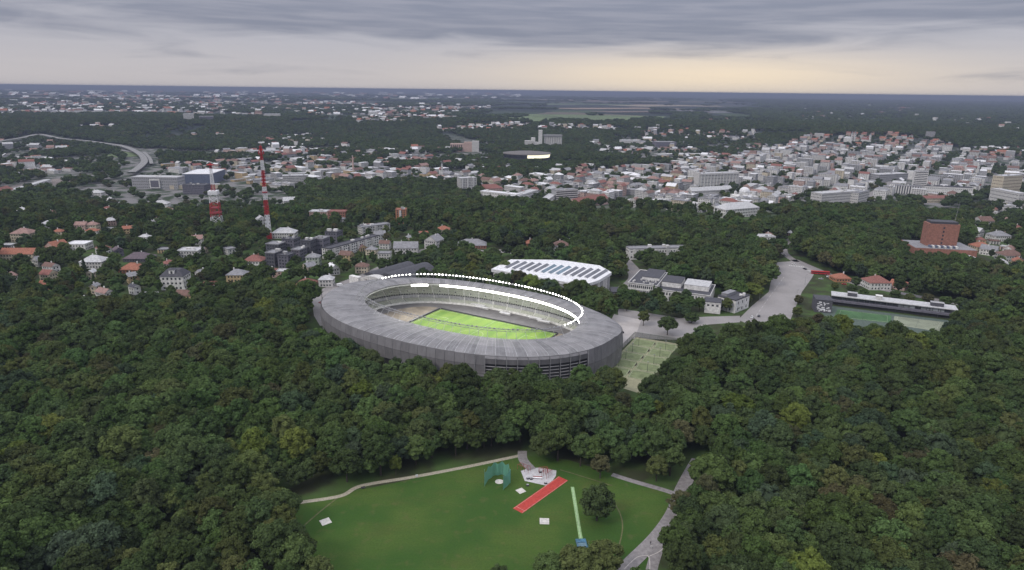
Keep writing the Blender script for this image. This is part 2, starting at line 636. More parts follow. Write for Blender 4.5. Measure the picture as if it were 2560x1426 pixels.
def ribbon(name, pts, width, m, dz=0.05, keep=True, verge=2.5, lift=None, edge=None, thick=0.0):
    P = [np.array(at(*p)[:2]) for p in pts]
    C = catmull(P, 8)
    mb = MB()
    vs = []
    for i, c in enumerate(C):
        t = C[min(i + 1, len(C) - 1)] - C[max(i - 1, 0)]
        t = t / (np.linalg.norm(t) + 1e-9)
        nrm = np.array([-t[1], t[0]])
        w = width if not callable(width) else width(i / (len(C) - 1))
        z = float(terr(*c)) + dz + (lift(i / (len(C) - 1)) if lift else 0)
        L, Rr = c + nrm * w / 2, c - nrm * w / 2
        vs.append((L[0], L[1], z)); vs.append((Rr[0], Rr[1], z))
        if keep: ROADS.append((c[0], c[1], w / 2 + verge))
    fs = [(2 * i + 1, 2 * i + 3, 2 * i + 2, 2 * i) for i in range(len(C) - 1)]
    mb.add(vs, fs)
    if thick:
        n = len(vs)
        mb.add([(v[0], v[1], v[2] - thick) for v in vs], [(2 * i, 2 * i + 2, 2 * i + 3, 2 * i + 1) for i in range(len(C) - 1)])
        for i in range(len(C) - 1):
            for s in (0, 1):
                mb.f.append((2 * i + s, 2 * i + 2 + s, n + 2 * i + 2 + s, n + 2 * i + s)); mb.m.append(0)
    return structure(mb.build(name, m)), C


def grass_material():
    m = bpy.data.materials.new('mown_grass')
    m.use_nodes = True
    nt = m.node_tree
    bs = nt.nodes['Principled BSDF']
    bs.inputs['Roughness'].default_value = 0.95
    bs.inputs['Specular IOR Level'].default_value = 0.1
    g = N(nt, 'ShaderNodeNewGeometry')

    def noise(s, d=5.0, st=(1, 1, 1)):
        mp = N(nt, 'ShaderNodeMapping'); mp.inputs['Scale'].default_value = st
        nt.links.new(g.outputs['Position'], mp.inputs[0])
        n = N(nt, 'ShaderNodeTexNoise'); n.inputs['Scale'].default_value = s; n.inputs['Detail'].default_value = d
        nt.links.new(mp.outputs[0], n.inputs['Vector'])
        return n.outputs[0]
    c = mix_n(nt, smooth_n(nt, noise(0.035), 0.35, 0.65), (0.034, 0.076, 0.015), (0.058, 0.095, 0.020))
    c = mix_n(nt, math_n(nt, 'MULTIPLY', smooth_n(nt, noise(0.09, 6, (0.5, 1.2, 1)), 0.52, 0.72), 0.45), c, (0.066, 0.078, 0.022))
    c = mix_n(nt, math_n(nt, 'MULTIPLY', smooth_n(nt, noise(1.2, 3), 0.4, 0.65), 0.3), c, (0.024, 0.048, 0.011))
    c = mix_n(nt, math_n(nt, 'MULTIPLY', smooth_n(nt, noise(0.22, 6), 0.56, 0.70), 0.45), c, (0.082, 0.086, 0.030))
    c = mix_n(nt, math_n(nt, 'MULTIPLY', smooth_n(nt, noise(0.33, 4, (.25, 1, 1)), 0.45, 0.6), 0.22), c, (0.034, 0.078, 0.014))
    nt.links.new(c, bs.inputs['Base Color'])
    return m


GRASS = grass_material()
ASPHALT = mat('path_asphalt', (0.215, 0.20, 0.20), 0.9, 0.12, 0.6)
GRAVEL = mat('gravel_path', (0.30, 0.275, 0.215), 0.95, 0.12, 1.2)
PAVING = mat('grey_paving', (0.235, 0.222, 0.22), 0.9, 0.06, 0.05)
PALE_PAVING = mat('pale_paving', (0.36, 0.335, 0.325), 0.9, 0.07, 0.1)
CONCRETE = mat('pale_concrete', (0.50, 0.48, 0.45), 0.9, 0.1, 0.8)
TRAMPLED = mat('trodden_grass', (0.10, 0.105, 0.045), 0.95, 0.15, 0.6)

LAWN = [(700, 1290), (735, 1255), (850, 1235), (1000, 1205), (1150, 1168), (1300, 1138), (1420, 1150), (1530, 1185), (1640, 1218), (1690, 1240), (1685, 1300), (1640, 1380), (1600, 1440), (1560, 1600), (900, 1600), (760, 1440), (715, 1360)]
ground_sheet('lawn', LAWN, GRASS, 0.04)
ribbon('gravel_path', [(690, 1268), (735, 1259), (850, 1241), (905, 1215), (1040, 1192), (1180, 1165), (1308, 1138)], 2.3, GRAVEL, 0.09)
ribbon('asphalt_path', [(1306, 1128), (1308, 1150), (1330, 1175)], 4.5, ASPHALT, 0.10)
ribbon('asphalt_path', [(1530, 1187), (1580, 1203), (1660, 1226), (1700, 1240)], 3.0, ASPHALT, 0.09)
ribbon('asphalt_path', [(1745, 1150), (1722, 1190), (1700, 1235), (1682, 1285), (1640, 1345), (1570, 1415), (1520, 1470)], 6.0, ASPHALT, 0.10)
ribbon('asphalt_path', [(1668, 1316), (1645, 1372), (1628, 1430), (1620, 1500)], 4.2, ASPHALT, 0.095)
KERB = mat('path_kerb', (0.40, 0.37, 0.35))
ribbon('kerb', [(1560, 1424), (1590, 1396), (1610, 1390), (1622, 1394), (1624, 1426), (1616, 1480)], 0.35, KERB, 0.14)
ribbon('kerb', [(1692, 1285), (1680, 1322), (1668, 1360), (1648, 1380), (1622, 1392)], 0.35, KERB, 0.14)
ribbon('worn_track', [(855, 1237), (800, 1280), (750, 1325), (735, 1350)], 0.7, TRAMPLED, 0.07, keep=False)
ribbon('worn_track', [(1535, 1255), (1552, 1290), (1556, 1325), (1545, 1375)], 0.55, TRAMPLED, 0.07, keep=False)
ribbon('worn_track', [(1400, 1175), (1450, 1190), (1530, 1215)], 0.6, TRAMPLED, 0.07, keep=False)
0 and ribbon('forest_path', [(480, 1120), (486, 1085), (492, 1050)], 4.0, ASPHALT, 0.06, verge=6)
# paved square and roads round the school
ground_sheet('square', [(1845, 800), (1880, 815), (1976, 800), (2005, 730), (2030, 695), (2042, 672), (1995, 652), (1936, 657), (1930, 690), (1922, 730), (1880, 765)], PAVING, 0.05)
ground_sheet('forecourt', [(1545, 772), (1590, 778), (1700, 796), (1770, 792), (1850, 790), (1850, 806), (1770, 812), (1720, 850), (1590, 848), (1540, 842), (1545, 800)], PAVING, 0.04)
ground_sheet('loading_yard', [(1535, 786), (1603, 800), (1590, 838), (1548, 880), (1510, 905), (1480, 900)], PALE_PAVING, 0.06)
ground_sheet('stadium_yard', [(778, 742), (900, 690), (1000, 690), (900, 745), (850, 815), (800, 815), (785, 790)], PAVING, 0.05)
ribbon('road', [(760, 745), (830, 718), (900, 692), (985, 655), (1080, 622), (1220, 632), (1290, 690)], 8.0, ASPHALT, 0.08)
ribbon('road', [(1985, 650), (2080, 690), (2150, 712), (2260, 735), (2420, 765), (2560, 800)], 8.5, ASPHALT, 0.08)
ribbon('road', [(1990, 655), (1960, 630), (1975, 600), (2060, 560)], 8.0, ASPHALT, 0.08)
ribbon('road', [(2350, 640), (2300, 668), (2270, 655), (2220, 640)], 6.0, PALE_PAVING, 0.08)
ribbon('car_park', [(1500, 735), (1560, 722), (1590, 690), (1560, 650)], 14.0, ASPHALT, 0.07)
ribbon('car_park', [(1200, 640), (1260, 628), (1330, 640)], 16.0, ASPHALT, 0.07)

# ---------------------------------------------------------------- stadium
ST_C = Vector((-31.8, 449.0, 0.0))
ST_R = -0.53


def oval(a, b, t, n=2.3):
    c, s = math.cos(t), math.sin(t)
    if s > 0 and b > 57:               # the stand on the far long side is shallower
        b -= (b - 57) * .55
    return (a * math.copysign(abs(c) ** (2 / n), c), b * math.copysign(abs(s) ** (2 / n), s))


def oval_steps(a, b, n):
    """n parameter values spaced evenly along the oval."""
    t = np.linspace(0, 2 * np.pi, 4001)
    p = np.array([oval(a, b, q) for q in t])
    L = np.concatenate([[0], np.cumsum(np.hypot(*np.diff(p, axis=0).T))])
    return np.interp(np.linspace(0, L[-1], n + 1), L, t)


STEEL = mat('roof_membrane', (0.205, 0.20, 0.206), 0.55, 0.12, 0.12, stretch=(1, 1, 1))
STEEL2 = mat('roof_membrane_worn', (0.175, 0.172, 0.178), 0.55, 0.14, 0.15)
RIB = mat('roof_rib', (0.36, 0.36, 0.37), 0.5)
MESHCLAD = mat('facade_mesh', (0.165, 0.16, 0.168), 0.6, 0.07, 0.35, stretch=(1, 1, 0.5))
MESHCLAD2 = mat('facade_mesh_worn', (0.145, 0.141, 0.148), 0.6, 0.07, 0.4, stretch=(1, 1, 0.5))
SEATS = mat('grey_green_seats', (0.36, 0.375, 0.32), 0.8, 0.12, 1.4)
SEATS_ALT = mat('grey_green_seats_faded', (0.40, 0.415, 0.365), 0.8, 0.12, 1.4)
PARAPET = mat('pale_parapet', (0.55, 0.55, 0.53), 0.8)
LED = mat('floodlight_glow', (1.0, 0.98, 0.93), emit=7.0)
LED_STRIP = mat('led_strip_glow', (1.0, 0.98, 0.94), emit=7.0)
TRACK = mat('athletics_track', (0.17, 0.165, 0.165), 0.9, 0.08, 0.2)
SAND = mat('sandy_end_zone', (0.26, 0.225, 0.175), 0.9, 0.16, 0.1)
PITCH_M = None


def pitch_material():
    m = bpy.data.materials.new('pitch_turf')
    m.use_nodes = True
    nt = m.node_tree
    bs = nt.nodes['Principled BSDF']
    bs.inputs['Roughness'].default_value = 0.9
    tc = N(nt, 'ShaderNodeTexCoord')
    wv = N(nt, 'ShaderNodeTexWave', wave_type='BANDS', bands_direction='X')
    wv.inputs['Scale'].default_value = 0.028
    wv.inputs['Distortion'].default_value = 0.3
    nt.links.new(tc.outputs['Object'], wv.inputs['Vector'])
    no = N(nt, 'ShaderNodeTexNoise')
    no.inputs['Scale'].default_value = 0.12
    no.inputs['Detail'].default_value = 5
    nt.links.new(tc.outputs['Object'], no.inputs['Vector'])
    c = mix_n(nt, math_n(nt, 'MULTIPLY', smooth_n(nt, wv.outputs[0], 0.4, 0.6), 0.75), (0.085, 0.165, 0.020), (0.125, 0.205, 0.026))
    c = mix_n(nt, math_n(nt, 'MULTIPLY', smooth_n(nt, no.outputs[0], 0.4, 0.7), 0.5), c, (0.145, 0.205, 0.035))
    nt.links.new(c, bs.inputs['Base Color'])
    return m


def build_stadium():
    st = empty('stadium', ST_C, ST_R, 'large oval stadium with grey ring roof and glowing floodlights', 'stadium')
    lay = lambda name, m, pts, z: structure(MB().add([(p[0], p[1], z) for p in pts], [tuple(range(len(pts)))]).build(name, m))
    TT = oval_steps(113, 78, 96)

    def ring(a, b, z, t):              # the far roof falls away towards its outer rim
        if z > 17 and b > 58: z -= 6.5 * max(0.0, math.sin(t)) ** .7 * (b - 58) / 20
        return (*oval(a, b, t), z)


    def seg(mb, prof, t0, t1, sub=2, mi=0, flip=False):
        ts = [t0 + (t1 - t0) * k / sub for k in range(sub + 1)]
        vs = [ring(a, b, z, t) for t in ts for (a, b, z) in prof]
        n = len(prof)
        fs = []
        for k in range(sub):
            for j in range(n - 1):
                q = (k * n + j, (k + 1) * n + j, (k + 1) * n + j + 1, k * n + j + 1)
                fs.append(q[::-1] if flip else q)
        mb.add(vs, fs, mi)
        return mb
    # infield: structure sheets laid on the ground
    f = empty('field_anchor', ST_C, ST_R)
    infield = [oval(93, 57, t) for t in np.linspace(0, 2 * np.pi, 96, endpoint=False)]
    o = lay('athletics_track', TRACK, infield, 0.12); o.location = ST_C; o.rotation_euler.z = ST_R
    bpy.data.objects.remove(f)
    # sandy end zones (half discs at both ends)
    for sgn in (-1, 1):
        pts = [(sgn * (54 + 27 * math.sin(t)), 37 * math.cos(t)) for t in np.linspace(0, math.pi, 24)]
        if sgn > 0: pts = pts[::-1]
        o = lay('end_zone', SAND, pts, 0.15); o.location = ST_C; o.rotation_euler.z = ST_R
    pit = empty('football_pitch', ST_C + Vector((2.5 * math.cos(ST_R), 2.5 * math.sin(ST_R), 0.18)), ST_R)
    pit = MB().box(-53.5, 53.5, -36, 36, 0.0, 0.06).build('football_pitch', pitch_material()) if False else pit
    pm = MB().box(-52.5, 52.5, -35, 35, 0.0, 0.06).build('turf', pitch_material(), pit)
    tag(pit, 'bright green floodlit football pitch inside the oval stadium', 'football pitch')
    WL = mat('pitch_line_paint', (0.62, 0.66, 0.5), 0.9)
    lm = MB()
    hw = 0.07

    def line(x0, y0, x1, y1):
        d = Vector((x1 - x0, y1 - y0, 0)).normalized() * hw
        n = Vector((-d.y, d.x, 0))
        lm.add([(x0 - n.x, y0 - n.y, .068), (x1 - n.x, y1 - n.y, .068), (x1 + n.x, y1 + n.y, .068), (x0 + n.x, y0 + n.y, .068)], [(0, 1, 2, 3)])
    X, Y = 50.5, 33.0
    for a in ((-X, -Y, X, -Y), (-X, Y, X, Y), (-X, -Y, -X, Y), (X, -Y, X, Y), (0, -Y, 0, Y)): line(*a)
    for s in (-1, 1):
        line(s * X, -20, s * (X - 16.5), -20); line(s * X, 20, s * (X - 16.5), 20); line(s * (X - 16.5), -20, s * (X - 16.5), 20)
    for k in range(32):
        a, b = 2 * math.pi * k / 32, 2 * math.pi * (k + 1) / 32
        line(9.15 * math.cos(a), 9.15 * math.sin(a), 9.15 * math.cos(b), 9.15 * math.sin(b))
    lm.build('line_marking', WL, pit)
    # boards round the pitch
    bd = empty('perimeter_boards', pit.location, ST_R, 'low dark advertising boards edging the bright green pitch', 'boards')
    bm_ = MB().box(-3.45, 3.45, -0.15, 0.15, 0, 1.0).mesh('perimeter_board', DARK_METAL)
    for k in range(15):
        share('board', bm_, bd, (-49 + 7 * k, 35.6, 0))
        share('board', bm_, bd, (-49 + 7 * k, -35.6, 0))
    for k in range(10):
        share('board', bm_, bd, (-53.2, -31.5 + 7 * k, 0), math.pi / 2)
        share('board', bm_, bd, (53.2, -31.5 + 7 * k, 0), math.pi / 2)
    # goals
    gm = MB()
    for y in (-3.66, 3.66): gm.tube((0, y, 0), (0, y, 2.44), .08)
    gm.tube((0, -3.66, 2.44), (0, 3.66, 2.44), .08); gm.tube((0, -3.66, 2.4), (2, -3.66, 0), .05); gm.tube((0, 3.66, 2.4), (2, 3.66, 0), .05)
    for s, wd in ((-1, 'western'), (1, 'eastern')):
        g = gm.build('goal_frame', WHITE_METAL)
        c, sn = math.cos(ST_R), math.sin(ST_R)
        g.location = (pit.location.x + c * s * 50.5, pit.location.y + sn * s * 50.5, .25)
        g.rotation_euler.z = ST_R + (0 if s > 0 else math.pi)
        g.name = 'goal'
        tag(g, 'white football goal at the ' + ('end nearer the sandy curve' if s < 0 else 'end nearer the tennis side'), 'goal')
    # white tents on the track, far long side
    bench = [(1195, 768, 13), (1205, 774, 11), (1262, 789, 9), (1338, 801, 12), (1358, 809, 11)]
    names = ['farther of the paired white dugouts near the pitch corner', 'nearer of the paired white dugouts near the pitch corner', 'single white dugout midway along the grey track',
             'farther of the paired white dugouts by the bright stand', 'nearer of the paired white dugouts by the bright stand']
    for (px, py, L), nm in zip(bench, names):
        b = empty('dugout', at(px, py, 0.2), ST_R, nm, 'dugout', 'white dugouts on the track')
        MB().box(-L / 2, L / 2, -1.2, 1.2, 2.1, 2.35, bottom=True).build('canopy', WHITE_METAL, b)
        MB().box(-L / 2 + .2, L / 2 - .2, 0.9, 1.1, 0, 2.1).build('back_panel', WALLS['pale'], b)
        MB().box(-L / 2 + .4, L / 2 - .4, 0, .5, 0.3, .5, bottom=True).build('bench', WALLS['grey'], b)
    # stands by sector
    n_sec = 40
    SS = oval_steps(105, 69, n_sec)
    for k in range(n_sec):
        t0, t1 = SS[k], SS[k + 1]
        g = (t1 - t0) * 0.035
        u0, u1 = t0 + g, t1 - g
        rows = []
        nr = 9
        for r in range(nr):
            q = r / nr; q2 = (r + 1) / nr
            z = 6.6 + 9.4 * q
            rows += [(100 + 9 * q, 64 + 9 * q, z), (100 + 9 * q, 64 + 9 * q, z + 9.4 / nr)]
        rows.append((109, 73, 16.0))
        seg(MB(), rows, u0, u1, 3, flip=True).build('upper_seat_block', SEATS if k % 2 else SEATS_ALT, st)
        rows = []
        for r in range(5):
            q = r / 5
            rows += [(93.5 + 5 * q, 57.5 + 5 * q, 1.4 + 2.4 * q), (93.5 + 5 * q, 57.5 + 5 * q, 1.4 + 2.4 * (q + .2))]
        rows.append((98.5, 62.5, 3.8))
        seg(MB(), rows, u0, u1, 3, flip=True).build('lower_seat_block', SEATS_ALT if k % 2 else SEATS, st)
        # aisle
        seg(MB(), [(93.5, 57.5, 1.2), (98.5, 62.5, 3.75), (98.6, 62.6, 6.0), (100, 64, 6.9), (109, 73, 16.3)], t0 - g, t0 + g, 1, flip=True).build('aisle', PARAPET, st)
        # entrance opening in the upper tier with its frame
        tm = (t0 + t1) / 2
        p, q = oval(102.0, 66.0, tm), oval(104.6, 68.6, tm)
        dx, dy = q[0] - p[0], q[1] - p[1]
        vo = empty('entrance', (p[0], p[1], 6.9), math.atan2(dy, dx) - math.pi / 2)
        vo.parent = st
        MB().box(-1.0, 1.0, 0, 2.6, 0.2, 2.5).build('doorway', DARK_METAL, vo)
        fm = MB()
        fm.box(-1.5, -1.05, -.1, 2.7, 0, 2.9); fm.box(1.05, 1.5, -.1, 2.7, 0, 2.9); fm.box(-1.5, 1.5, -.1, 2.7, 2.902, 3.1)
        fm.build('frame', PARAPET, vo)
    allr = [(SS[k], SS[k + 1]) for k in range(n_sec)]

    def full(name, prof, m, sub=3, flip=True):
        mb = MB()
        for a, b in allr: seg(mb, prof, a, b, sub, 0, flip)
        return mb.build(name, m, st)
    full('front_parapet', [(92.9, 56.9, 0.1), (92.9, 56.9, 1.9), (93.3, 57.3, 1.9), (93.3, 57.3, 0.6)], PARAPET)
    full('middle_wall', [(98.7, 62.7, 3.7), (98.7, 62.7, 6.5), (99.6, 63.6, 6.5), (99.8, 63.8, 5.9)], WALLS['grey'])
    full('back_wall', [(109.1, 73.1, 15.5), (110.0, 74.5, 19.8)], WALLS['grey'])
    # dark seats of the walkway row
    sm = MB()
    for t in oval_steps(99.2, 63.2, 250)[:-1]:
        p = oval(99.0, 63.0, t)
        sm.box(p[0] - .35, p[0] + .35, p[1] - .35, p[1] + .35, 6.5, 7.3)
    sm.build('walkway_seats', DARK_METAL, st, 'stuff')
    # roof: one panel and one rib per bay
    for k in range(96):
        t0, t1 = TT[k], TT[k + 1]
        prof = [(84, 47, 19.4), (84, 47, 20.2), (92, 55.3, 21.3), (102, 66, 22.2), (110, 74.6, 22.0), (113, 78, 21.2), (113, 78, 20.6)]
        seg(MB(), prof, t0, t1, 2).build('roof_panel', STEEL if (k * 7) % 5 < 3 else STEEL2, st)
        e = 0.0016
        pr = [(a, b, z + 0.22) for a, b, z in prof[1:-1]]
        seg(MB(), pr, t0 - e, t0 + e, 1).build('roof_rib', RIB, st)
        for q_ in (.33, .67):
            tq = t0 + (t1 - t0) * q_
            seg(MB(), [(a, b, z + .14) for a, b, z in prof[1:-1]], tq - e * .35, tq + e * .35, 1).build('roof_seam', RIB if (k + int(q_ * 3)) % 3 else STEEL2, st)
        tm_ = t0 + (t1 - t0) * (.3 + .4 * ((k * 37) % 10) / 10)
        j0 = (k * 13) % 3
        seg(MB(), [(a, b, z + .10) for a, b, z in prof[1 + j0:4 + j0 - j0 // 2]], tm_ - e * .6, tm_ + e * .6, 1).build('roof_seam', RIB if k % 2 else STEEL2, st)
    full('roof_soffit', [(84.05, 47.05, 19.42), (112.9, 77.9, 20.62)], STEEL2, flip=True)
    # facade cladding, bay by bay
    for k in range(96):
        t0, t1 = TT[k], TT[k + 1]
        x, y = oval(113, 78, (t0 + t1) / 2)
        ang = math.degrees(math.atan2(y, x)) % 360
        if 311 < ang < 345: zb = 16.2
        elif ang >= 345 or ang < 40: zb = 1.0
        else: zb = 7.5
        ds = 0.05 * (t1 - t0)
        zm = (21 + zb) / 2 + 1
        for r_, (pa, pb) in enumerate((((113.4, 78.4, 21.0), (114.3, 79.3, zm + .06)), ((114.3, 79.3, zm - .06), (113.8, 78.8, zb)))):
            seg(MB(), [pa, pb], t0 + ds * .3, t1 - ds * .3, 2).build('facade_panel', MESHCLAD if (k * 5 + r_ * 2) % 4 else MESHCLAD2, st)
        p = oval(114.9, 79.9, t0)
        if 306 < ang < 348:
            MB().tube((p[0], p[1], -.2), (p[0], p[1], 22.4), .22, .16, 6).build('facade_post', GREY_METAL, st)
            lv = MB()
            for j in range(7):
                z = 2.2 + j * 2.0
                seg(lv, [(113.6, 78.6, z), (114.1, 79.1, z + .35), (113.9, 78.9, z + .75)], t0 + ds, t1 - ds, 1)
            lv.build('louvres', STEEL, st)
        elif k % 3 == 0:
            MB().tube((p[0] * .985, p[1] * .985, -.2), (p[0] * .985, p[1] * .985, 8.0), .3, .3, 6).build('facade_post', GREY_METAL, st)
    full('inner_wall', [(111.5, 76.5, 20.5), (111.5, 76.5, -0.5)], DARK_METAL, flip=False)
    # concourse glow strip under the far roof edge, in lit lengths
    for k in range(96):
        x, y = oval(84, 47, (TT[k] + TT[k + 1]) / 2)
        ang = math.degrees(math.atan2(y, x)) % 360
        if (ang > 354 or ang < 160) and not (145 < ang < 150.5):
            seg(MB(), [(83.9, 46.9, 17.75), (83.9, 46.9, 19.35)], TT[k] + .0008, TT[k + 1] - .0008, 2, flip=True).build('led_strip', LED_STRIP, st)
        else:
            seg(MB(), [(83.9, 46.9, 18.6), (83.9, 46.9, 19.35)], TT[k] + .0008, TT[k + 1] - .0008, 2, flip=True).build('roof_fascia', PARAPET, st)
    # floodlight ring on posts
    NL = 150
    RT = oval_steps(86, 49, NL)
    LZ = 27.2
    rm = MB()
    for k in range(NL):
        a, b = oval(86, 49, RT[k]), oval(86, 49, RT[k + 1])
        rm.tube((*a, LZ), (*b, LZ), .22, .22, 5)
        a2, b2 = oval(87.2, 50.2, RT[k]), oval(87.2, 50.2, RT[k + 1])
        rm.tube((*a2, LZ - .9), (*b2, LZ - .9), .16, .16, 4)
        rm.tube((*a, LZ), (*b2, LZ - .9), .08, .08, 3)
    rm.build('floodlight_truss', GREY_METAL, st)
    lamp_me = MB().box(-.5, .5, -.3, .3, -.36, .36, bottom=True).mesh('floodlight', LED)
    lamp_off = MB().box(-.5, .5, -.3, .3, -.4, .4, bottom=True).mesh('floodlight_unlit', GREY_METAL)
    for k in range(NL):
        p = oval(85.7, 48.7, (RT[k] + RT[k + 1]) / 2)
        ang = math.degrees(math.atan2(p[1], p[0])) % 360
        lit = ang > 350 or ang < 176
        share('floodlight', lamp_me if lit and k % 29 != 5 else lamp_off, st, (p[0], p[1], LZ + .1), math.atan2(p[1], p[0]) + math.pi / 2, (.75 + .5 * ((k * 29) % 13) / 13,) * 3)
        if k % 2 == 0:
            a = oval(86, 49, RT[k]); b = oval(90.5, 53.6, RT[k])
            MB().tube((*b, 21.2), (*a, LZ), .13, .11, 4).build('truss_post', RIB, st)
    # the lamps' own light, thrown at the field and the far stand
    c, s = math.cos(ST_R), math.sin(ST_R)
    for k in range(22):
        t = oval_steps(86, 49, 22)[k]
        p = oval(85, 48, t)
        ld = bpy.data.lights.new('floodlight_beam', 'SPOT')
        ld.energy = 21000
        ld.spot_size = R(112)
        ld.spot_blend = 0.7
        ld.shadow_soft_size = 1.5
        ld.color = (1.0, 0.98, 0.93)
        lo = bpy.data.objects.new('floodlight_beam', ld)
        COL.objects.link(lo)
        lo.parent = st
        lo.location = (p[0] * .97, p[1] * .97, LZ - 1.0)
        d = Vector((p[0] * -.35 - p[0], p[1] * -.35 - p[1], 2 - LZ))
        lo.rotation_euler = d.to_track_quat('-Z', 'Y').to_euler()
    FOOT.append((-31.8, 449, 78))
    for k in range(48):
        x, y = oval(100, 64, k * math.pi / 24)
        FOOT.append((ST_C.x + c * x - s * y, ST_C.y + s * x + c * y, 24))
    # flat tan square in front of the main gate, SE side
    return st


build_stadium()

# ---------------------------------------------------------------- sports ground on the lawn


def concrete_pad(px, py, s, rz, label, ring=False):
    r = empty('concrete_pad', at(px, py), R(rz), label, 'concrete pad', 'square concrete throwing pads')
    MB().box(-s / 2, s / 2, -s / 2, s / 2, 0.02, 0.16).build('slab', CONCRETE, r)
    if ring:
        mb = MB()
        vs = []
        for k in range(24):
            a = 2 * math.pi * k / 24
            vs += [(1.25 * math.cos(a), 1.25 * math.sin(a), .165), (1.1 * math.cos(a), 1.1 * math.sin(a), .165)]
        mb.add(vs, [(2 * k, (2 * k + 2) % 48, (2 * k + 3) % 48, 2 * k + 1) for k in range(24)])
        mb.build('ring_mark', mat('ring_grey', (0.33, 0.32, 0.31)), r)


concrete_pad(814, 1305, 4.0, 35, 'square concrete pad on the grass close to the forest and worn track')
concrete_pad(1302, 1228, 3.4, 35, 'small square concrete pad between discus cage and red runway')
concrete_pad(1361, 1304, 3.9, -2, 'square concrete pad with a circle, below the red runway', True)

# red runway
a, b, c, d = at(1391, 1192), at(1426, 1202), at(1306, 1284), at(1282, 1272)
A = (a + b) / 2; B = (c + d) / 2
dr = (B - A); L = math.hypot(dr.x, dr.y)
rw = empty('runway', (A + B) / 2, math.atan2(dr.y, dr.x), 'wide red running strip lying diagonally across the lawn', 'runway')
wd = 5.2
MB().box(-L / 2, L / 2, -wd / 2, wd / 2, 0.03, 0.12).build('red_surface', mat('red_tartan', (0.36, 0.045, 0.035), 0.85, 0.1, 0.9), rw)
lm = MB()
for y in (-wd / 2 + .35, wd / 2 - .3): lm.box(-L / 2 + .3, L / 2 - .3, y - .06, y + .06, .122, .128)
lm.box(L / 2 - 2.0, L / 2 - 1.85, -wd / 2 + .4, wd / 2 - .4, .122, .127)
lm.build('line_marking', mat('runway_line', (0.55, 0.34, 0.30)), rw)
# green runway and the blue mat
A, B = at(1431, 1218), at(1452, 1348)
dr = B - A; L = math.hypot(dr.x, dr.y)
gw = empty('runway', (A + B) / 2, math.atan2(dr.y, dr.x), 'long narrow pale green running strip beside the round dark tree', 'runway')
gs = mat('green_tartan', (0.22, 0.34, 0.16), 0.85, 0.1, 0.7)
for k in range(8):
    x0 = -L / 2 + L * k / 8
    MB().box(x0 + .03, x0 + L / 8 - .03, -.75, .75, .03, .12).build('runway_mat', gs, gw)
MB().box(-L / 2 + .5, L / 2 - .5, -.05, .05, .122, .127).build('line_marking', mat('pale_line', (0.5, 0.58, 0.45)), gw)
lp = empty('landing_mat', at(1454, 1362), R(95), 'blue landing mat with cover at the end of green strip', 'landing mat')
bl = mat('blue_vinyl', (0.055, 0.14, 0.22), 0.7, 0.2, 0.8)
MB().box(-2.6, 2.6, -2.0, 2.0, 0.03, .75).build('mat_block', bl, lp)
MB().box(-2.2, -.1, -1.6, 1.6, .752, .95).build('top_cover', mat('grey_blue_vinyl', (0.11, 0.18, 0.22), 0.7), lp)
MB().box(.2, 2.3, -1.6, 1.6, .752, .95).build('top_cover', bl, lp)
for y in (-2.3, 2.3):
    MB().tube((-2.2, y, 0), (-2.2, y, 3.2), .07).build('upright', GREY_METAL, lp)
# throwing cage
cg = empty('throwing_cage', at(1250, 1200), R(-12), 'green netted discus cage open towards the lawn', 'throwing cage')
net = bpy.data.materials.new('green_netting')
net.use_nodes = True
nt = net.node_tree
b_ = nt.nodes['Principled BSDF']
b_.inputs['Base Color'].default_value = (0.11, 0.33, 0.27, 1)
b_.inputs['Roughness'].default_value = 0.8
tr = N(nt, 'ShaderNodeBsdfTransparent')
mx = N(nt, 'ShaderNodeMixShader'); mx.inputs[0].default_value = 0.72
nt.links.new(tr.outputs[0], mx.inputs[1]); nt.links.new(b_.outputs[0], mx.inputs[2])
nt.links.new(mx.outputs[0], nt.nodes['Material Output'].inputs[0])
pts = [(-5.6, -6.5), (-5.2, -1.5), (-3.4, 2.6), (0, 4.2), (3.4, 2.6), (5.2, -1.5), (3.2, -7.5)]
for i, p in enumerate(pts):
    h = 7.2 if i not in (0, 6) else 8.6
    MB().tube((*p, 0), (*p, h), .11, .09, 5).build('pole', mat('green_pole', (0.12, 0.25, 0.19)), cg)
for i in range(len(pts) - 1):
    p, q = pts[i], pts[i + 1]
    mb = MB(); vs = []
    for k in range(9):
        t = k / 8
        sag = .9 * math.sin(math.pi * t)
        bow = .25 * math.sin(3 * math.pi * t)
        x, y = p[0] + (q[0] - p[0]) * t, p[1] + (q[1] - p[1]) * t + bow
        vs += [(x, y, .1), (x, y + .15, 3.5), (x, y, 7.0 - sag)]
    mb.add(vs, [(3 * k + j, 3 * k + 3 + j, 3 * k + 4 + j, 3 * k + 1 + j) for k in range(8) for j in (0, 1)])
    mb.build('net', net, cg)
mb = MB(); mb.add([(1.9 * math.cos(k * math.pi / 10), -1.6 + 1.9 * math.sin(k * math.pi / 10), .1) for k in range(20)], [tuple(range(20))])
mb.build('throwing_circle', CONCRETE, cg)
# the paved training yard
YARD = [(1302, 1178), (1322, 1171), (1350, 1170), (1391, 1177), (1390, 1190), (1372, 1216), (1312, 1203)]
ground_sheet('training_yard', YARD, mat('pale_rubber_paving', (0.42, 0.41, 0.42), 0.9, 0.08, 0.7), 0.06)
RACK = mat('rusty_red_steel', (0.25, 0.06, 0.055), 0.6)


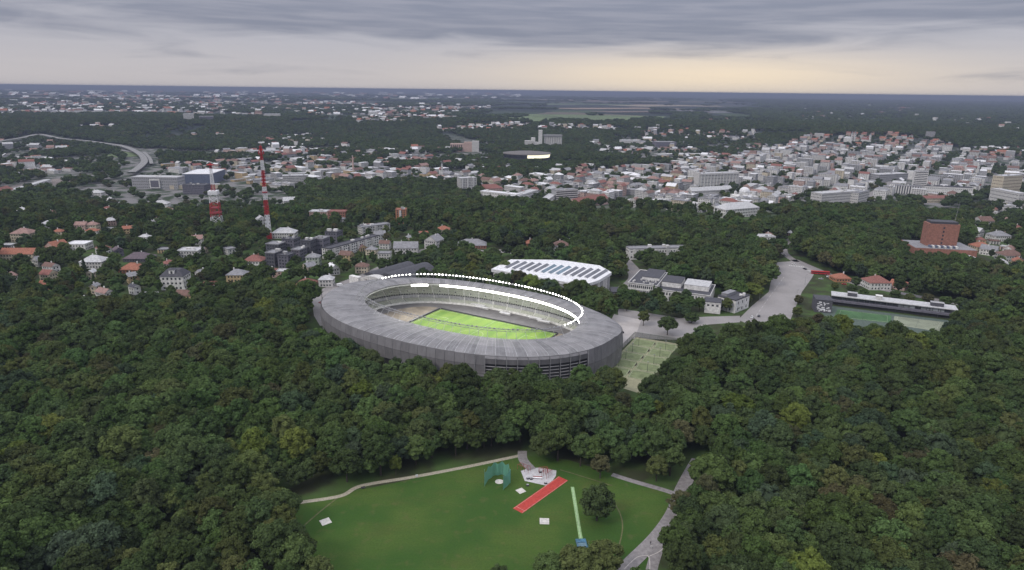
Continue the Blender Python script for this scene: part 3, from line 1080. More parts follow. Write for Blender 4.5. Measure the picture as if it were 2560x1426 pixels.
def rack(px, py, rz, w, d, h, label, bars=4):
    r = empty('workout_rack', at(px, py), R(rz), label, 'workout rack', 'steel workout racks of the training yard')
    for k in range(bars):
        for y in (-d / 2, d / 2):
            x = -w / 2 + w * k / (bars - 1)
            MB().tube((x, y, 0), (x, y, h), .09, .09, 5).build('post', RACK, r)
    for y in (-d / 2, d / 2):
        MB().tube((-w / 2, y, h), (w / 2, y, h), .07, .07, 5).build('top_bar', RACK, r)
    for k in range(bars * 2):
        x = -w / 2 + w * (k + .5) / (bars * 2)
        MB().tube((x, -d / 2, h - .05), (x, d / 2, h - .05), .05, .05, 4).build('rung', RACK, r)


rack(1310, 1176, -35, 6.0, 2.0, 2.6, 'dark red workout frame at the yard corner by the discus cage')
rack(1367, 1191, 50, 4.2, 2.6, 3.0, 'red climbing rack in the middle of the pale training yard')
rack(1358, 1181, 10, 4.0, 1.4, 2.4, 'low red frame on the far edge of the training yard', 3)
bx = empty('workout_bench', at(1344, 1197), R(-5), 'white and red exercise bench on the pale yard', 'bench')
MB().box(-2.2, 2.2, -.5, .5, .45, .65, bottom=True).build('seat', WHITE_METAL, bx)
MB().box(-1.9, -1.6, -.4, .4, 0, .448).build('leg', RACK, bx); MB().box(1.6, 1.9, -.4, .4, 0, .448).build('leg', RACK, bx)
MB().box(-2.2, 2.2, .3, .5, .652, .95).build('backrest', RACK, bx)
for px, py, nm in ((1320, 1198, 'dark low box on the near edge of the training yard'), (1328, 1199, 'small dark box beside its twin on the training yard'), (1364, 1210, 'flat dark box at the yard corner by the red runway'), (1351, 1182, 'dark jumping box near the far rack of the yard'), (1319, 1215, 'low dark stump on the grass before the training yard')):
    o = empty('jump_box', at(px, py), R(15), nm, 'box', 'dark boxes about the training yard')
    MB().box(-.6, .6, -.5, .5, 0, .7).build('body', DARK_METAL, o)
    MB().box(-.5, .5, -.4, .4, .702, .78).build('lid', GREY_METAL, o)
o = empty('notice_post', at(1042, 1195), R(10), 'small white post sign beside the gravel path', 'sign')
MB().tube((0, 0, 0), (0, 0, 1.6), .07).build('post', GREY_METAL, o)
MB().box(-.5, .5, -.12, -.06, .7, 1.7, bottom=True).build('panel', WHITE_METAL, o)


def person(px, py, rz, label, shirt, trousers, stride=0.25):
    P = at(px, py)
    J = [(0, 0, .95), (0, 0, 1.2), (0, .02, 1.42), (0, .02, 1.52), (0, .04, 1.66),
         (.1, .02, .9), (.11, stride, .5), (.11, stride * .9, .08), (.11, stride * .9 + .14, .05),
         (-.1, 0, .9), (-.11, -stride * .4, .5), (-.11, -stride * 1.4, .1), (-.11, -stride * 1.4 + .14, .06),
         (.2, .02, 1.4), (.26, -.1, 1.12), (.25, .05, .88), (-.2, .02, 1.4), (-.26, .1, 1.12), (-.25, .22, .9)]
    E = [(0, 1), (1, 2), (2, 3), (3, 4), (0, 5), (5, 6), (6, 7), (7, 8), (0, 9), (9, 10), (10, 11), (11, 12), (2, 13), (13, 14), (14, 15), (2, 16), (16, 17), (17, 18)]
    rad = [.15, .15, .16, .06, .115, .1, .075, .05, .045, .1, .075, .05, .045, .07, .055, .04, .07, .055, .04]
    me = bpy.data.meshes.new('person')
    me.from_pydata(J, E, [])
    o = bpy.data.objects.new('person', me)
    COL.objects.link(o)
    o.location = P; o.rotation_euler.z = R(rz)
    m = o.modifiers.new('skin', 'SKIN')
    for i, v in enumerate(me.skin_vertices[0].data):
        v.radius = (rad[i], rad[i]); v.use_root = (i == 0)
    o.modifiers.new('sub', 'SUBSURF').levels = 1
    o.modifiers[-1].render_levels = 1
    mm = bpy.data.materials.new('clothing')
    mm.use_nodes = True
    nt = mm.node_tree
    tc = N(nt, 'ShaderNodeTexCoord'); sp = N(nt, 'ShaderNodeSeparateXYZ')
    nt.links.new(tc.outputs['Object'], sp.inputs[0])
    c = mix_n(nt, math_n(nt, 'GREATER_THAN', sp.outputs[2], .95), trousers, shirt)
    c = mix_n(nt, math_n(nt, 'GREATER_THAN', sp.outputs[2], 1.5), c, (0.3, 0.19, 0.14))
    c = mix_n(nt, math_n(nt, 'GREATER_THAN', sp.outputs[2], 1.70), c, (0.04, 0.03, 0.025))
    nt.links.new(c, nt.nodes['Principled BSDF'].inputs['Base Color'])
    me.materials.append(mm)
    tag(o, label, 'person')


person(1626, 1362, 200, 'person in dark clothes walking on the grey footpath', (0.03, 0.03, 0.04), (0.03, 0.03, 0.035))
person(1628, 1372, 195, 'person in white clothes walking behind on the grey footpath', (0.62, 0.62, 0.62), (0.5, 0.5, 0.5))
person(1668, 1322, 20, 'person in black walking along the kerb under the tree', (0.02, 0.02, 0.025), (0.03, 0.03, 0.04))
# bench and bush on the small lawn
o = empty('park_bench', at(908, 1222), R(25), 'dark park bench beside the bend of the gravel path', 'bench')
MB().box(-.9, .9, -.25, .25, .4, .48, bottom=True).build('seat', DARK_METAL, o)
MB().box(-.9, .9, .2, .27, .482, .95).build('backrest', DARK_METAL, o)
for x in (-.75, .75): MB().box(x - .05, x + .05, -.22, .22, 0, .398).build('leg', DARK_METAL, o)

# ---------------------------------------------------------------- tennis / small courts by the stadium
COURT = mat('worn_green_court', (0.15, 0.18, 0.09), 0.95, 0.12, 0.25)
CLAY = mat('beige_court_margin', (0.245, 0.24, 0.155), 0.95, 0.1, 0.3)
ground_sheet('court_surround', [(1590, 843), (1701, 861), (1640, 925), (1600, 985), (1560, 972), (1510, 924)], CLAY, 0.07)
o0, ox, oy = at(1590, 846), at(1699, 863), at(1512, 924)
ux = (ox - o0); uy = (oy - o0)
wx, wy = math.hypot(ux.x, ux.y), math.hypot(uy.x, uy.y)
ux /= wx; uy /= wy
FENCE_NET = bpy.data.materials.new('fence_netting')
FENCE_NET.use_nodes = True
nt = FENCE_NET.node_tree
b_ = nt.nodes['Principled BSDF']; b_.inputs['Base Color'].default_value = (0.06, 0.07, 0.06, 1)
tr = N(nt, 'ShaderNodeBsdfTransparent'); mx = N(nt, 'ShaderNodeMixShader'); mx.inputs[0].default_value = 0.3
nt.links.new(tr.outputs[0], mx.inputs[1]); nt.links.new(b_.outputs[0], mx.inputs[2]); nt.links.new(mx.outputs[0], nt.nodes['Material Output'].inputs[0])
rowN = ['farthest', 'second', 'third', 'nearest']
LN = mat('court_line', (0.5, 0.5, 0.42))
for r in range(5):
    for cidx in range(2):
        cw, ch = wx / 2 - 1.2, wy / 4.6 - 1.4
        cpos = o0 + ux * (wx / 2 * (cidx + .5)) + uy * (wy / 4.6 * (r + .5) + .5)
        pxp = proj(cpos.x, cpos.y, 0)
        ct = empty('sports_court', (cpos.x, cpos.y, 0.09), math.atan2(ux.y, ux.x))
        c, s = cw / 2, ch / 2
        MB().box(-c, c, -s, s, 0, .05).build('court_surface', COURT, ct)
        l = MB()
        for y in (-s + .6, s - .6): l.box(-c + .6, c - .6, y - .05, y + .05, .052, .056)
        for x in (-c + .6, c - .6): l.box(x - .05, x + .05, -s + .72, s - .72, .052, .056)
        l.build('line_marking', LN, ct)
        nm = ['farthest', 'second', 'third', 'fourth', 'nearest'][r]
        tag(ct, f'worn green court, {nm} row from the yard, ' + ('on the stadium side' if cidx == 0 else 'on the forest side'), 'sports court', 'worn green courts beside the stadium')
    q = o0 + ux * (wx / 2) + uy * (wy / 4.6 * (r + .5) + .5)
    n_ = empty('court_net', (q.x, q.y, .1), math.atan2(uy.y, uy.x))
    MB().tube((-1.6, 0, 0), (-1.6, 0, 1.3), .12).build('post', DARK_METAL, n_); MB().tube((1.6, 0, 0), (1.6, 0, 1.3), .12).build('post', DARK_METAL, n_)
    MB().box(-1.5, 1.5, -.04, .04, .2, 1.2).build('netting', DARK_METAL, n_)
    tag(n_, f'low dark net in the middle of the {nm} court row', 'net', 'low nets between the courts')
for nm, st_, dv, ln, lab in (('court_fence', o0 - ux * 1.5, uy, wy + 12, 'tall green wire fence between courts and stadium wall'), ('court_fence', o0 - uy * 1.5 - ux * 1.5, ux, wx + 2, 'tall wire fence across the far end of the courts')):
    f = empty(nm, (st_.x, st_.y, 0), math.atan2(dv.y, dv.x), lab, 'fence')
    k = int(ln / 5)
    pm = MB().tube((0, 0, 0), (0, 0, 4.2), .11, .11, 5).mesh('post', mat('green_fence_post', (0.08, 0.11, 0.09)))
    nm_ = MB().box(.15, ln / k - .15, -.01, .01, .2, 4.0, bottom=True).mesh('netting', FENCE_NET)
    for i in range(k + 1): share('post', pm, f, (i * ln / k, 0, 0))
    for i in range(k): share('netting', nm_, f, (i * ln / k, 0, 0))
    MB().tube((0, 0, 4.1), (ln, 0, 4.1), .07).build('rail', mat('green_fence_post', (0, 0, 0)), f)
for r in range(4):
    for cc in (0.2, 0.8):
        q = o0 + ux * (wx * cc) + uy * (wy / 4.6 * (r + 1))
        p_ = empty('lamp_post', (q.x, q.y, 0), 0)
        MB().tube((0, 0, 0), (0, 0, 6.5), .12, .08, 6).build('pole', DARK_METAL, p_)
        MB().box(-.5, .5, -.2, .2, 6.45, 6.7, bottom=True).build('lamp_head', GREY_METAL, p_)
        tag(p_, f'thin dark post on the court row {["farthest from", "second from", "third from", "nearest to"][r]} the foreground trees, ' + ('stadium side' if cc < .5 else 'forest side') if False else f'thin dark lamp post after court row {["one", "two", "three", "four"][r]}, ' + ('stadium side' if cc < .5 else 'forest side'), 'lamp post', 'thin posts among the courts')

# ---------------------------------------------------------------- vehicles


def car(px, py, rz, paint, label, kind='car', cat='car'):
    P = at(px, py)
    o = empty('parked_' + kind, (P.x, P.y, P.z + .08), R(rz), label, cat)
    pm = mat(kind + '_paint_' + paint[0], paint[1], 0.3, 0.03)
    if kind == 'car':
        mb = MB()
        sec = [(-2.1, .45, .75), (-1.95, .3, .92), (-.9, .3, .98), (.9, .3, .95), (2.0, .3, .85), (2.15, .45, .65)]
        vs = []
        for x, lo, hi in sec: vs += [(x, -.85, lo), (x, -.85, hi), (x, .85, hi), (x, .85, lo)]
        fs = [(0, 1, 2, 3), (23, 22, 21, 20)] + [(4 * i + j, 4 * i + 4 + j, 4 * i + 4 + (j + 1) % 4, 4 * i + (j + 1) % 4) for i in range(5) for j in range(4)]
        mb.add(vs, fs).build('body', pm, o)
        cb = MB().add([(-1.7, -.78, .95), (1.1, -.78, .95), (1.1, .78, .95), (-1.7, .78, .95), (-1.2, -.62, 1.45), (.35, -.62, 1.45), (.35, .62, 1.45), (-1.2, .62, 1.45)],
                      [(0, 1, 5, 4), (1, 2, 6, 5), (2, 3, 7, 6), (3, 0, 4, 7)])
        cb.build('windows', GLASS, o)
        MB().add([(-1.2, -.62, 1.46), (.35, -.62, 1.46), (.35, .62, 1.46), (-1.2, .62, 1.46)], [(0, 1, 2, 3)]).build('roof', pm, o)
        wl = ((-1.3, .3), (1.35, .3))
    else:
        MB().box(-2.7, 1.3, -1, 1, .4, 2.5, bottom=True).build('body', pm, o)
        MB().add([(1.302, -.95, .4), (2.7, -.95, .4), (2.7, .95, .4), (1.302, .95, .4), (1.302, -.9, 2.2), (1.9, -.85, 2.1), (1.9, .85, 2.1), (1.302, .9, 2.2), (2.6, -.9, 1.1), (2.6, .9, 1.1)],
                 [(0, 1, 8, 5, 4), (1, 2, 9, 8), (2, 3, 7, 6, 9), (5, 6, 7, 4)]).build('cab', pm, o)
        MB().add([(2.61, -.8, 1.15), (2.61, .8, 1.15), (1.95, .75, 2.06), (1.95, -.75, 2.06)], [(0, 1, 2, 3)]).build('windscreen', GLASS, o)
        wl = ((-1.7, .36), (1.8, .36))
    for x, r in wl:
        for y in (-.85, .85):
            MB().tube((x, y - .1, r), (x, y + .1, r), r, r, 10).build('wheel', mat('tyre_rubber', (0.02, 0.02, 0.02)), o)
    return o


W_ = ('white', (0.7, 0.7, 0.7)); S_ = ('silver', (0.4, 0.4, 0.42)); K_ = ('black', (0.03, 0.03, 0.035)); RD = ('red', (0.35, 0.03, 0.03)); BL = ('blue', (0.05, 0.09, 0.2))
car(836, 796, 65, W_, 'white delivery van beside the curved stadium wall', 'van', 'van')
car(850, 716, 25, W_, 'white van standing on the stadium yard by the pale wall', 'van', 'van')
car(2072, 694, 160, W_, 'white car behind the red bus on the road', 'car')
car(2052, 699, 150, S_, 'silver car at the edge of the paved square', 'car')
car(2012, 674, 110, K_, 'black car turning at the junction above the square', 'car')
car(1985, 662, 120, W_, 'white car waiting at the junction mouth', 'car')
car(1962, 640, 95, S_, 'silver car on the road beyond the junction', 'car')
car(2110, 712, 155, RD, 'red car parked by the orange roofed house', 'car')
for i, (x, y, p, n) in enumerate(((1225, 637, W_, 'white'), (1243, 633, S_, 'silver'), (1262, 632, K_, 'black'), (1285, 634, BL, 'blue'), (1306, 637, W_, 'white'))):
    car(x, y, 100 + 4 * i, p, f'{n} car parked on the strip behind the white arena' + (', end of the row' if i == 4 else ', start of the row' if i == 0 else ''), 'car')
for x, y, p, r_, n in ((1880, 795, W_, 60, 'white car on the square near the annex corner'), (1897, 792, K_, 64, 'black car on the square near the annex corner'), (1945, 672, S_, 150, 'silver car at the upper left corner of the square'), (2130, 706, K_, 160, 'black car on the road above the pavilion'), (2310, 748, W_, 165, 'white car on the road behind the pavilion')):
    car(x, y, r_, p, n, 'car')
# red bus
P = at(2050, 686)
bs = empty('city_bus', (P.x, P.y, .09), R(-12), 'long red city bus on the road by the square', 'bus')
bp = mat('bus_red', (0.42, 0.03, 0.03), 0.35, .05)
MB().box(-8.5, 8.5, -1.3, 1.3, .45, 1.5, bottom=True, top=False).build('lower_body', bp, bs)
MB().box(-8.45, 8.45, -1.26, 1.26, 1.502, 2.5, top=False).build('window_band', GLASS, bs)
MB().box(-8.5, 8.5, -1.3, 1.3, 2.502, 3.1, bottom=True).build('roof', bp, bs)
for x in (-6, -1.5, 5.5):
    for y in (-1.25, 1.25): MB().tube((x, y - .15, .5), (x, y + .15, .5), .5, .5, 10).build('wheel', mat('tyre_rubber', (0, 0, 0)), bs)
# lifting machine on the loading yard
P = at(1553, 833)
lf = empty('boom_lift', P, R(120), 'dark boom lift machine on the pale loading yard', 'boom lift')
MB().box(-1.6, 1.6, -1.1, 1.1, .5, 1.5, bottom=True).build('chassis', DARK_METAL, lf)
for x in (-1.2, 1.2):
    for y in (-1.15, 1.15): MB().tube((x, y - .2, .5), (x, y + .2, .5), .5, .5, 10).build('wheel', mat('tyre_rubber', (0, 0, 0)), lf)
MB().tube((-1, 0, 1.5), (1.5, 0, 4.8), .22).build('boom', GREY_METAL, lf)
MB().tube((1.5, 0, 4.8), (4.2, 0, 4.4), .18).build('boom_arm', GREY_METAL, lf)
MB().box(3.9, 5.2, -.6, .6, 3.9, 5.0, bottom=True, top=False).build('basket', RACK, lf)
# markings of the junction, posts along the square
mk = MB()
for (x0, y0, x1, y1, n_) in ((1972, 664, 2010, 668, 9), (2020, 676, 2040, 684, 7)):
    a_, b_3 = at(x0, y0), at(x1, y1)
    t_ = (b_3 - a_).normalized(); nn_ = Vector((-t_.y, t_.x, 0))
    for k in range(n_):
        q = a_ + (b_3 - a_) * ((k + .5) / n_)
        e_ = [q + t_ * sx * .35 + nn_ * sy * 2.2 for sx, sy in ((-1, -1), (1, -1), (1, 1), (-1, 1))]
        mk.sheet([(v_.x, v_.y, .11) for v_ in e_])
structure(mk.build('crosswalk_marking', mat('road_white', (.5, .5, .49))))
mk = MB()
for (x0, y0, x1, y1, n_) in ((2090, 694, 2250, 733, 14), (1890, 790, 1962, 690, 12)):
    a_, b_3 = at(x0, y0), at(x1, y1)
    for k in range(n_):
        p_, q_ = a_ + (b_3 - a_) * (k / n_), a_ + (b_3 - a_) * ((k + .55) / n_)
        t_ = (q_ - p_).normalized(); nn_ = Vector((-t_.y, t_.x, 0)) * .12
        mk.sheet([(v_.x, v_.y, .105) for v_ in (p_ - nn_, q_ - nn_, q_ + nn_, p_ + nn_)])
structure(mk.build('road_marking', mat('road_white', (.5, .5, .49))))
for px, py, nm in ((1990, 752, 'grey street lamp on the right edge of the square, near the painted block'), (2012, 712, 'grey street lamp on the right edge of the square, below the bus'), (1898, 752, 'grey street lamp inside the left edge of the square'), (1940, 668, 'grey street lamp at the upper left corner of the square')):
    o = empty('street_lamp', at(px, py), R(40), nm, 'street lamp', 'street lamps of the square')
    MB().tube((0, 0, 0), (0, 0, 9), .12, .08, 6).build('pole', GREY_METAL, o)
    MB().tube((0, 0, 9), (1.6, 0, 9.4), .07, .06, 5).build('arm', GREY_METAL, o)
    MB().box(1.2, 2.1, -.2, .2, 9.25, 9.45, bottom=True).build('lamp_head', DARK_METAL, o)

# tall mast on the stadium yard
ym = empty('flagpole', at(806, 757), 0, 'tall dark mast with square foot on the stadium yard', 'mast')
MB().tube((0, 0, .2), (0, 0, 17), .28, .14, 8).build('pole', DARK_METAL, ym)
mb = MB()
for a in range(4):
    c0, s0 = math.cos(a * math.pi / 2), math.sin(a * math.pi / 2); c1, s1 = math.cos((a + 1) * math.pi / 2), math.sin((a + 1) * math.pi / 2)
    mb.tube((3.2 * c0, 3.2 * s0, .3), (3.2 * c1, 3.2 * s1, .3), .3, .3, 5)
mb.build('foot_ring', RACK, ym)
MB().box(-1.1, 1.1, -1.1, 1.1, 0, .9).build('plinth', DARK_METAL, ym)

# ---------------------------------------------------------------- large buildings near the stadium
# white arena with saw-tooth skylights
AH = 15.5
out = [at(x, y, AH) for x, y in ((1228, 673), (1277, 649), (1398, 650), (1499, 664), (1529, 681), (1497, 701), (1458, 713))]
ctr = sum((Vector((p.x, p.y, 0)) for p in out), Vector()) / len(out)
ar = empty('arena', ctr, 0, 'white faceted sports arena with a row of glass roof strips', 'arena')
loc = [(p.x - ctr.x, p.y - ctr.y) for p in out]
ins = [(x * .97, y * .97) for x, y in loc]
MB().prism(ins, -1, AH - 2.6, bottom=False).build('wall', WALLS['grey'], ar)
MB().prism(loc, AH - 2.6, AH).build('roof', ROOFS['white'], ar)
for e, (i0, i1) in enumerate(((6, 0), (5, 6), (4, 5), (3, 4))):
    p, q = Vector((*ins[i0], 0)), Vector((*ins[i1], 0))
    d = q - p; nseg = max(2, int(d.length / 5))
    nr = Vector((d.y, -d.x, 0)).normalized()
    if (p + nr - (p + q) / 2 * 0).length < p.length: nr = -nr
    for k in range(nseg):
        a, b = p + d * ((k + .06) / nseg), p + d * ((k + .94) / nseg)
        a0, b0 = a + nr * .05, b + nr * .05
        a1, b1 = a + nr * .3, b + nr * .3
        MB().prism([(a0.x, a0.y), (b0.x, b0.y), (b1.x, b1.y), (a1.x, a1.y)], .2, AH - 2.8).build('wall_panel', WALLS['pale' if k % 3 else 'grey'], ar)
sky_g = mat('skylight_glass', (0.10, 0.105, 0.125), 0.2, .15, .1, spec=.5)
sky_b = mat('skylight_blue_glass', (0.10, 0.16, 0.21), 0.2, .15, .1, spec=.5)
for k in range(13):
    t = k / 12
    lo = at(1264 + (1482 - 1264) * t, 671.5 + (698 - 671.5) * t - 4 * math.sin(math.pi * t) * 0, AH) - ctr
    hi = at(1297 + (1517 - 1297) * t, 655 + (677 - 655) * t, AH) - ctr
    d = (hi - lo); d.z = 0
    L = d.length
    sk = empty('skylight', ((lo.x + hi.x) / 2, (lo.y + hi.y) / 2, AH + .01), math.atan2(d.y, d.x))
    sk.parent = ar
    # glass slope facing the viewer's left, white back
    MB().add([(-L / 2, -1.7, .0), (L / 2, -1.7, 0), (L / 2, 1.2, 1.3), (-L / 2, 1.2, 1.3)], [(0, 1, 2, 3)]).build('pane', sky_b if 4 < k < 8 else sky_g, sk)
    MB().add([(-L / 2, 1.21, 1.34), (L / 2, 1.21, 1.34), (L / 2, 1.7, 0), (-L / 2, 1.7, 0), (-L / 2, -1.7, 0), (L / 2, -1.7, 0)], [(1, 0, 3, 2), (0, 4, 3), (1, 2, 5)]).build('frame', ROOFS['white'], sk)
FOOT.append((ctr.x, ctr.y, 28))
for k in range(14):
    q_ = at(1222 + (1470 - 1222) * k / 13, 706 + (748 - 706) * k / 13)
    FOOT.append((q_.x, q_.y, 9))
for p in out: FOOT.append((ctr.x + (p.x - ctr.x) * .75, ctr.y + (p.y - ctr.y) * .75, 16))

# old sports hall with two curved roofs
P, rz, w = front((905, 716), (1010, 722))
hall = empty('sports_hall', P, rz, 'old sports hall with a dark double curved roof and pale arched front', 'sports hall')
p0 = at(905, 712); p1 = at(1062, 665, 12)


def vault(parent, name, y0, y1, x0, x1, z0, rise, m, n=10):
    mb = MB(); vs = []
    for k in range(n + 1):
        t = k / n
        x = x0 + (x1 - x0) * t
        z = z0 + rise * math.sin(math.pi * t)
        vs += [(x, y0, z), (x, y1, z)]
    mb.add(vs, [(2 * k, 2 * k + 2, 2 * k + 3, 2 * k + 1) for k in range(n)])
    mb.add([vs[2 * k] for k in range(n + 1)], [tuple(range(n + 1))])
    mb.add([vs[2 * k + 1] for k in range(n + 1)], [tuple(range(n, -1, -1))])
    return mb.build(name, m, parent)


hall.rotation_euler.z = R(-35)
hall.location = (-121.5, 555, 0)
MB().box(-21, 21, 8, 58, -1, 9).build('wall', WALLS['grey'], hall)
vault(hall, 'roof', 8, 59, -22, -4, 9.01, 3.4, ROOFS['dark'])
vault(hall, 'roof', 8, 59, -3.99, 22, 9.01, 6.0, ROOFS['dark'])
MB().box(-17, 17, 0, 7.9, -1, 8.2).build('front_wall', WALLS['pale'], hall)
vault(hall, 'front_gable', 0, 7.9, -17, 17, 8.21, 4.2, WALLS['pale'])
for k in range(7):
    MB().box(-8.7 + 2.9 * k - .7, -8.7 + 2.9 * k + .7, -.12, -.02, 3.0, 8.4, bottom=True).build('window', GLASS, hall)
    MB().box(-8.7 + 2.9 * k - .95, -8.7 + 2.9 * k - .72, -.3, -.02, 0, 8.8).build('pilaster', WALLS['pink'], hall)
MB().box(-29, -17.2, -2, 2, -1, 9.0).build('side_wall', WALLS['white'], hall)
reserve(hall, -22, 22, -8, 60)

# school of white walls and dark flat roofs
SH = 12.5
fl, fr, bl_ = at(1571, 708, SH), at(1775, 733, SH), at(1628, 671, SH)
d = fr - fl; rz = math.atan2(d.y, d.x)
SW = math.hypot(d.x, d.y)
sc = empty('school', ((fl.x + fr.x) / 2, (fl.y + fr.y) / 2, 0), rz, 'white school with rows of tall windows and dark flat roofs', 'school')
dv = bl_ - fl
SD = -dv.x * math.sin(rz) + dv.y * math.cos(rz)
SD = max(24, min(SD, 46))
hw = SW / 2


def school_block(x0, x1, y0, y1, h, floors, cols_f, name='wall', roof='dark', side=0):
    MB().box(x0, x1, y0, y1, -1, h, top=False).build(name, WALLS['white'], sc)
    r = MB().box(x0 - .3, x1 + .3, y0 - .3, y1 + .3, h, h + .3, bottom=True)
    r.build('roof', ROOFS[roof], sc)
    pr = MB()
    pr.box(x0 - .3, x1 + .3, y0 - .3, y0 + .1, h + .302, h + .9); pr.box(x0 - .3, x1 + .3, y1 - .1, y1 + .3, h + .302, h + .9)
    pr.box(x0 - .3, x0 + .1, y0 + .102, y1 - .102, h + .302, h + .9); pr.box(x1 - .1, x1 + .3, y0 + .102, y1 - .102, h + .302, h + .9)
    pr.build('parapet', WALLS['white'], sc)
    fh = h / floors
    for fl_ in range(floors):
        for k in range(cols_f):
            x = x0 + (x1 - x0) * (k + .5) / cols_f
            share('window', win_me, sc, (x, y0, fl_ * fh + fh * .2))


win_me = MB().box(-.55, .55, -.06, .02, 0, 2.3, bottom=True).mesh('window', GLASS)
school_block(-hw, -hw + SW * .36, 0, SD, SH, 3, 14)
school_block(-hw + SW * .36 + .01, hw, 2.0, SD * .8, SH - 3.5, 2, 18, 'middle_wing_wall')
# raised hall with a white face on the roof
for x0, x1, y0, y1, h in ((-hw + SW * .12, -hw + SW * .34, SD * .35, SD * .98, 2.4), (-hw + SW * .38, -hw + SW * .62, SD * .3, SD * .78, 4.2), (hw - SW * .34, hw - SW * .04, SD * .3, SD * .72, 4.0)):
    zb = SH + .31 if x1 < -hw + SW * .36 else SH - 3.19
    MB().box(x0, x1, y0, y1, zb, zb + h, top=False).build('roof_hall_wall', WALLS['white'], sc)
    MB().box(x0 - .2, x1 + .2, y0 - .2, y1 + .2, zb + h, zb + h + .3, bottom=True).build('roof_hall_roof', ROOFS['light' if x0 > 10 else 'dark'], sc)
rr = random.Random(5)
for k in range(12):
    x, y = rr.uniform(-hw + 3, -hw + SW * .33), rr.uniform(2, SD * .3)
    MB().box(x - .7, x + .7, y - .6, y + .6, SH + .31, SH + 1.5).build('roof_unit', WALLS['pale'], sc)
FOOT.append((sc.location.x, sc.location.y, 10))
reserve(sc, -hw, hw, 0, SD)
# right wing of the school: a building of its own look
P, rz2, w2 = front((1790, 772), (1838, 784))
wg = empty('school_annex', P, rz2 - .05, 'white annex with stepped dark roofs next to the white box kiosk', 'annex')
fill_building(wg, 16, 22, 10.5, 'flat', 'white', 'dark', 2, 6.5, ww=1.3, wh=2.4, units=2, seed=2)
MB().box(-7.5, -2, 4, 18, 10.86, 13.2).build('roof_room', ROOFS['grey'], wg)
reserve(wg, -8, 8, 0, 22)
P, rz2, w2 = front((1760, 782), (1800, 786))
kb = empty('white_kiosk', P, rz2, 'white cube shaped lodge with three dark windows on the forecourt', 'lodge')
MB().box(-w2 / 2, w2 / 2, 0, 13, -.5, 9.0, top=False).build('wall', WALLS['white'], kb)
MB().box(-w2 / 2 - .2, w2 / 2 + .2, -.2, 13.2, 9.0, 9.5, bottom=True).build('roof', ROOFS['dark'], kb)
for k in range(3): MB().box(-w2 / 2 + w2 * (k + .75) / 3.5 - .9, -w2 / 2 + w2 * (k + .75) / 3.5 + .9, -.08, .02, 6.0, 7.4, bottom=True).build('window', GLASS, kb)
MB().box(-w2 / 2, w2 / 2, .0 - .3, -.01, 8.2, 9.0, bottom=True).build('cornice', WALLS['white'], kb)
reserve(kb, -8, 8, 0, 13)
# forecourt wall and dark shed between arena and school
P, rz2, w2 = front((1535, 742), (1570, 748))
sh = empty('dark_shed', P, rz2 + .5, 'dark flat roofed shed between white arena and school', 'shed')
MB().box(-8, 8, 0, 14, -.5, 5).build('wall', WALLS['slate'], sh); MB().box(-8.4, 8.4, -.4, 14.4, 5.01, 5.4, bottom=True).build('roof', ROOFS['dark'], sh)
reserve(sh, -8, 8, 0, 14)

# long tennis pavilion, terraces and courts
A, B = at(2090, 763), at(2374, 798)
d = B - A; rz = math.atan2(d.y, d.x); PWD = math.hypot(d.x, d.y) + 8
pv = empty('tennis_pavilion', A + d * .5, rz, 'long low tennis pavilion with grey roof and dark glazed front', 'pavilion')
h = PWD / 2
MB().box(-h, h, 1.5, 12, -.5, 7.6, top=False).build('wall', WALLS['dark'], pv)
MB().box(-h - .5, h + .5, -.5, 13, 7.6, 8.2, bottom=True).build('roof', ROOFS['light'], pv)
MB().box(-h, h, -1.8, 1.48, 3.0, 4.6, bottom=True).build('balcony', WALLS['slate'], pv)
MB().box(-h, h, .6, 1.4, -.5, 2.9).build('plinth', DARK_METAL, pv)
for k in range(22):
    x = -h + PWD * (k + .5) / 22
    MB().box(x - PWD / 50, x + PWD / 50, 1.38, 1.47, 4.7, 7.3, bottom=True).build('window', mat('pale_glass', (0.30, 0.32, 0.34), .2, .25, .1, spec=.5) if k > 11 and k % 5 else GLASS, pv)
for k in range(12):
    x = -h + PWD * (k + .5) / 12
    MB().box(x - .15, x + .15, -.3, 0, 4.602, 7.598).build('post', DARK_METAL, pv)
for x, L, m in ((-h * .66, 7, 'dark'), (-h * .22, 4.5, 'pale'), (h * .70, 9, 'dark')):
    u = MB().box(x - L / 2, x + L / 2, 3, 7, 8.21, 11, bottom=True).build('roof_plant', WALLS[m], pv)
    MB().box(x - L / 2 - .3, x + L / 2 + .3, 2.7, 7.3, 11.002, 11.3, bottom=True).build('plant_cover', WALLS['grey' if m == 'dark' else 'white'], u)
for x in (-2, 2.5, h * .72):
    MB().tube((x, -1.2, -.5), (x, -1.0, 3.0), .3, .3, 6).build('support', DARK_METAL, pv)
reserve(pv, -h, h, -2, 13)
ground_sheet('tennis_ground', [(2030, 758), (2100, 768), (2378, 802), (2356, 834), (2290, 836), (2078, 806)], mat('dark_court_margin', (0.075, 0.10, 0.085), .95), 0.05)
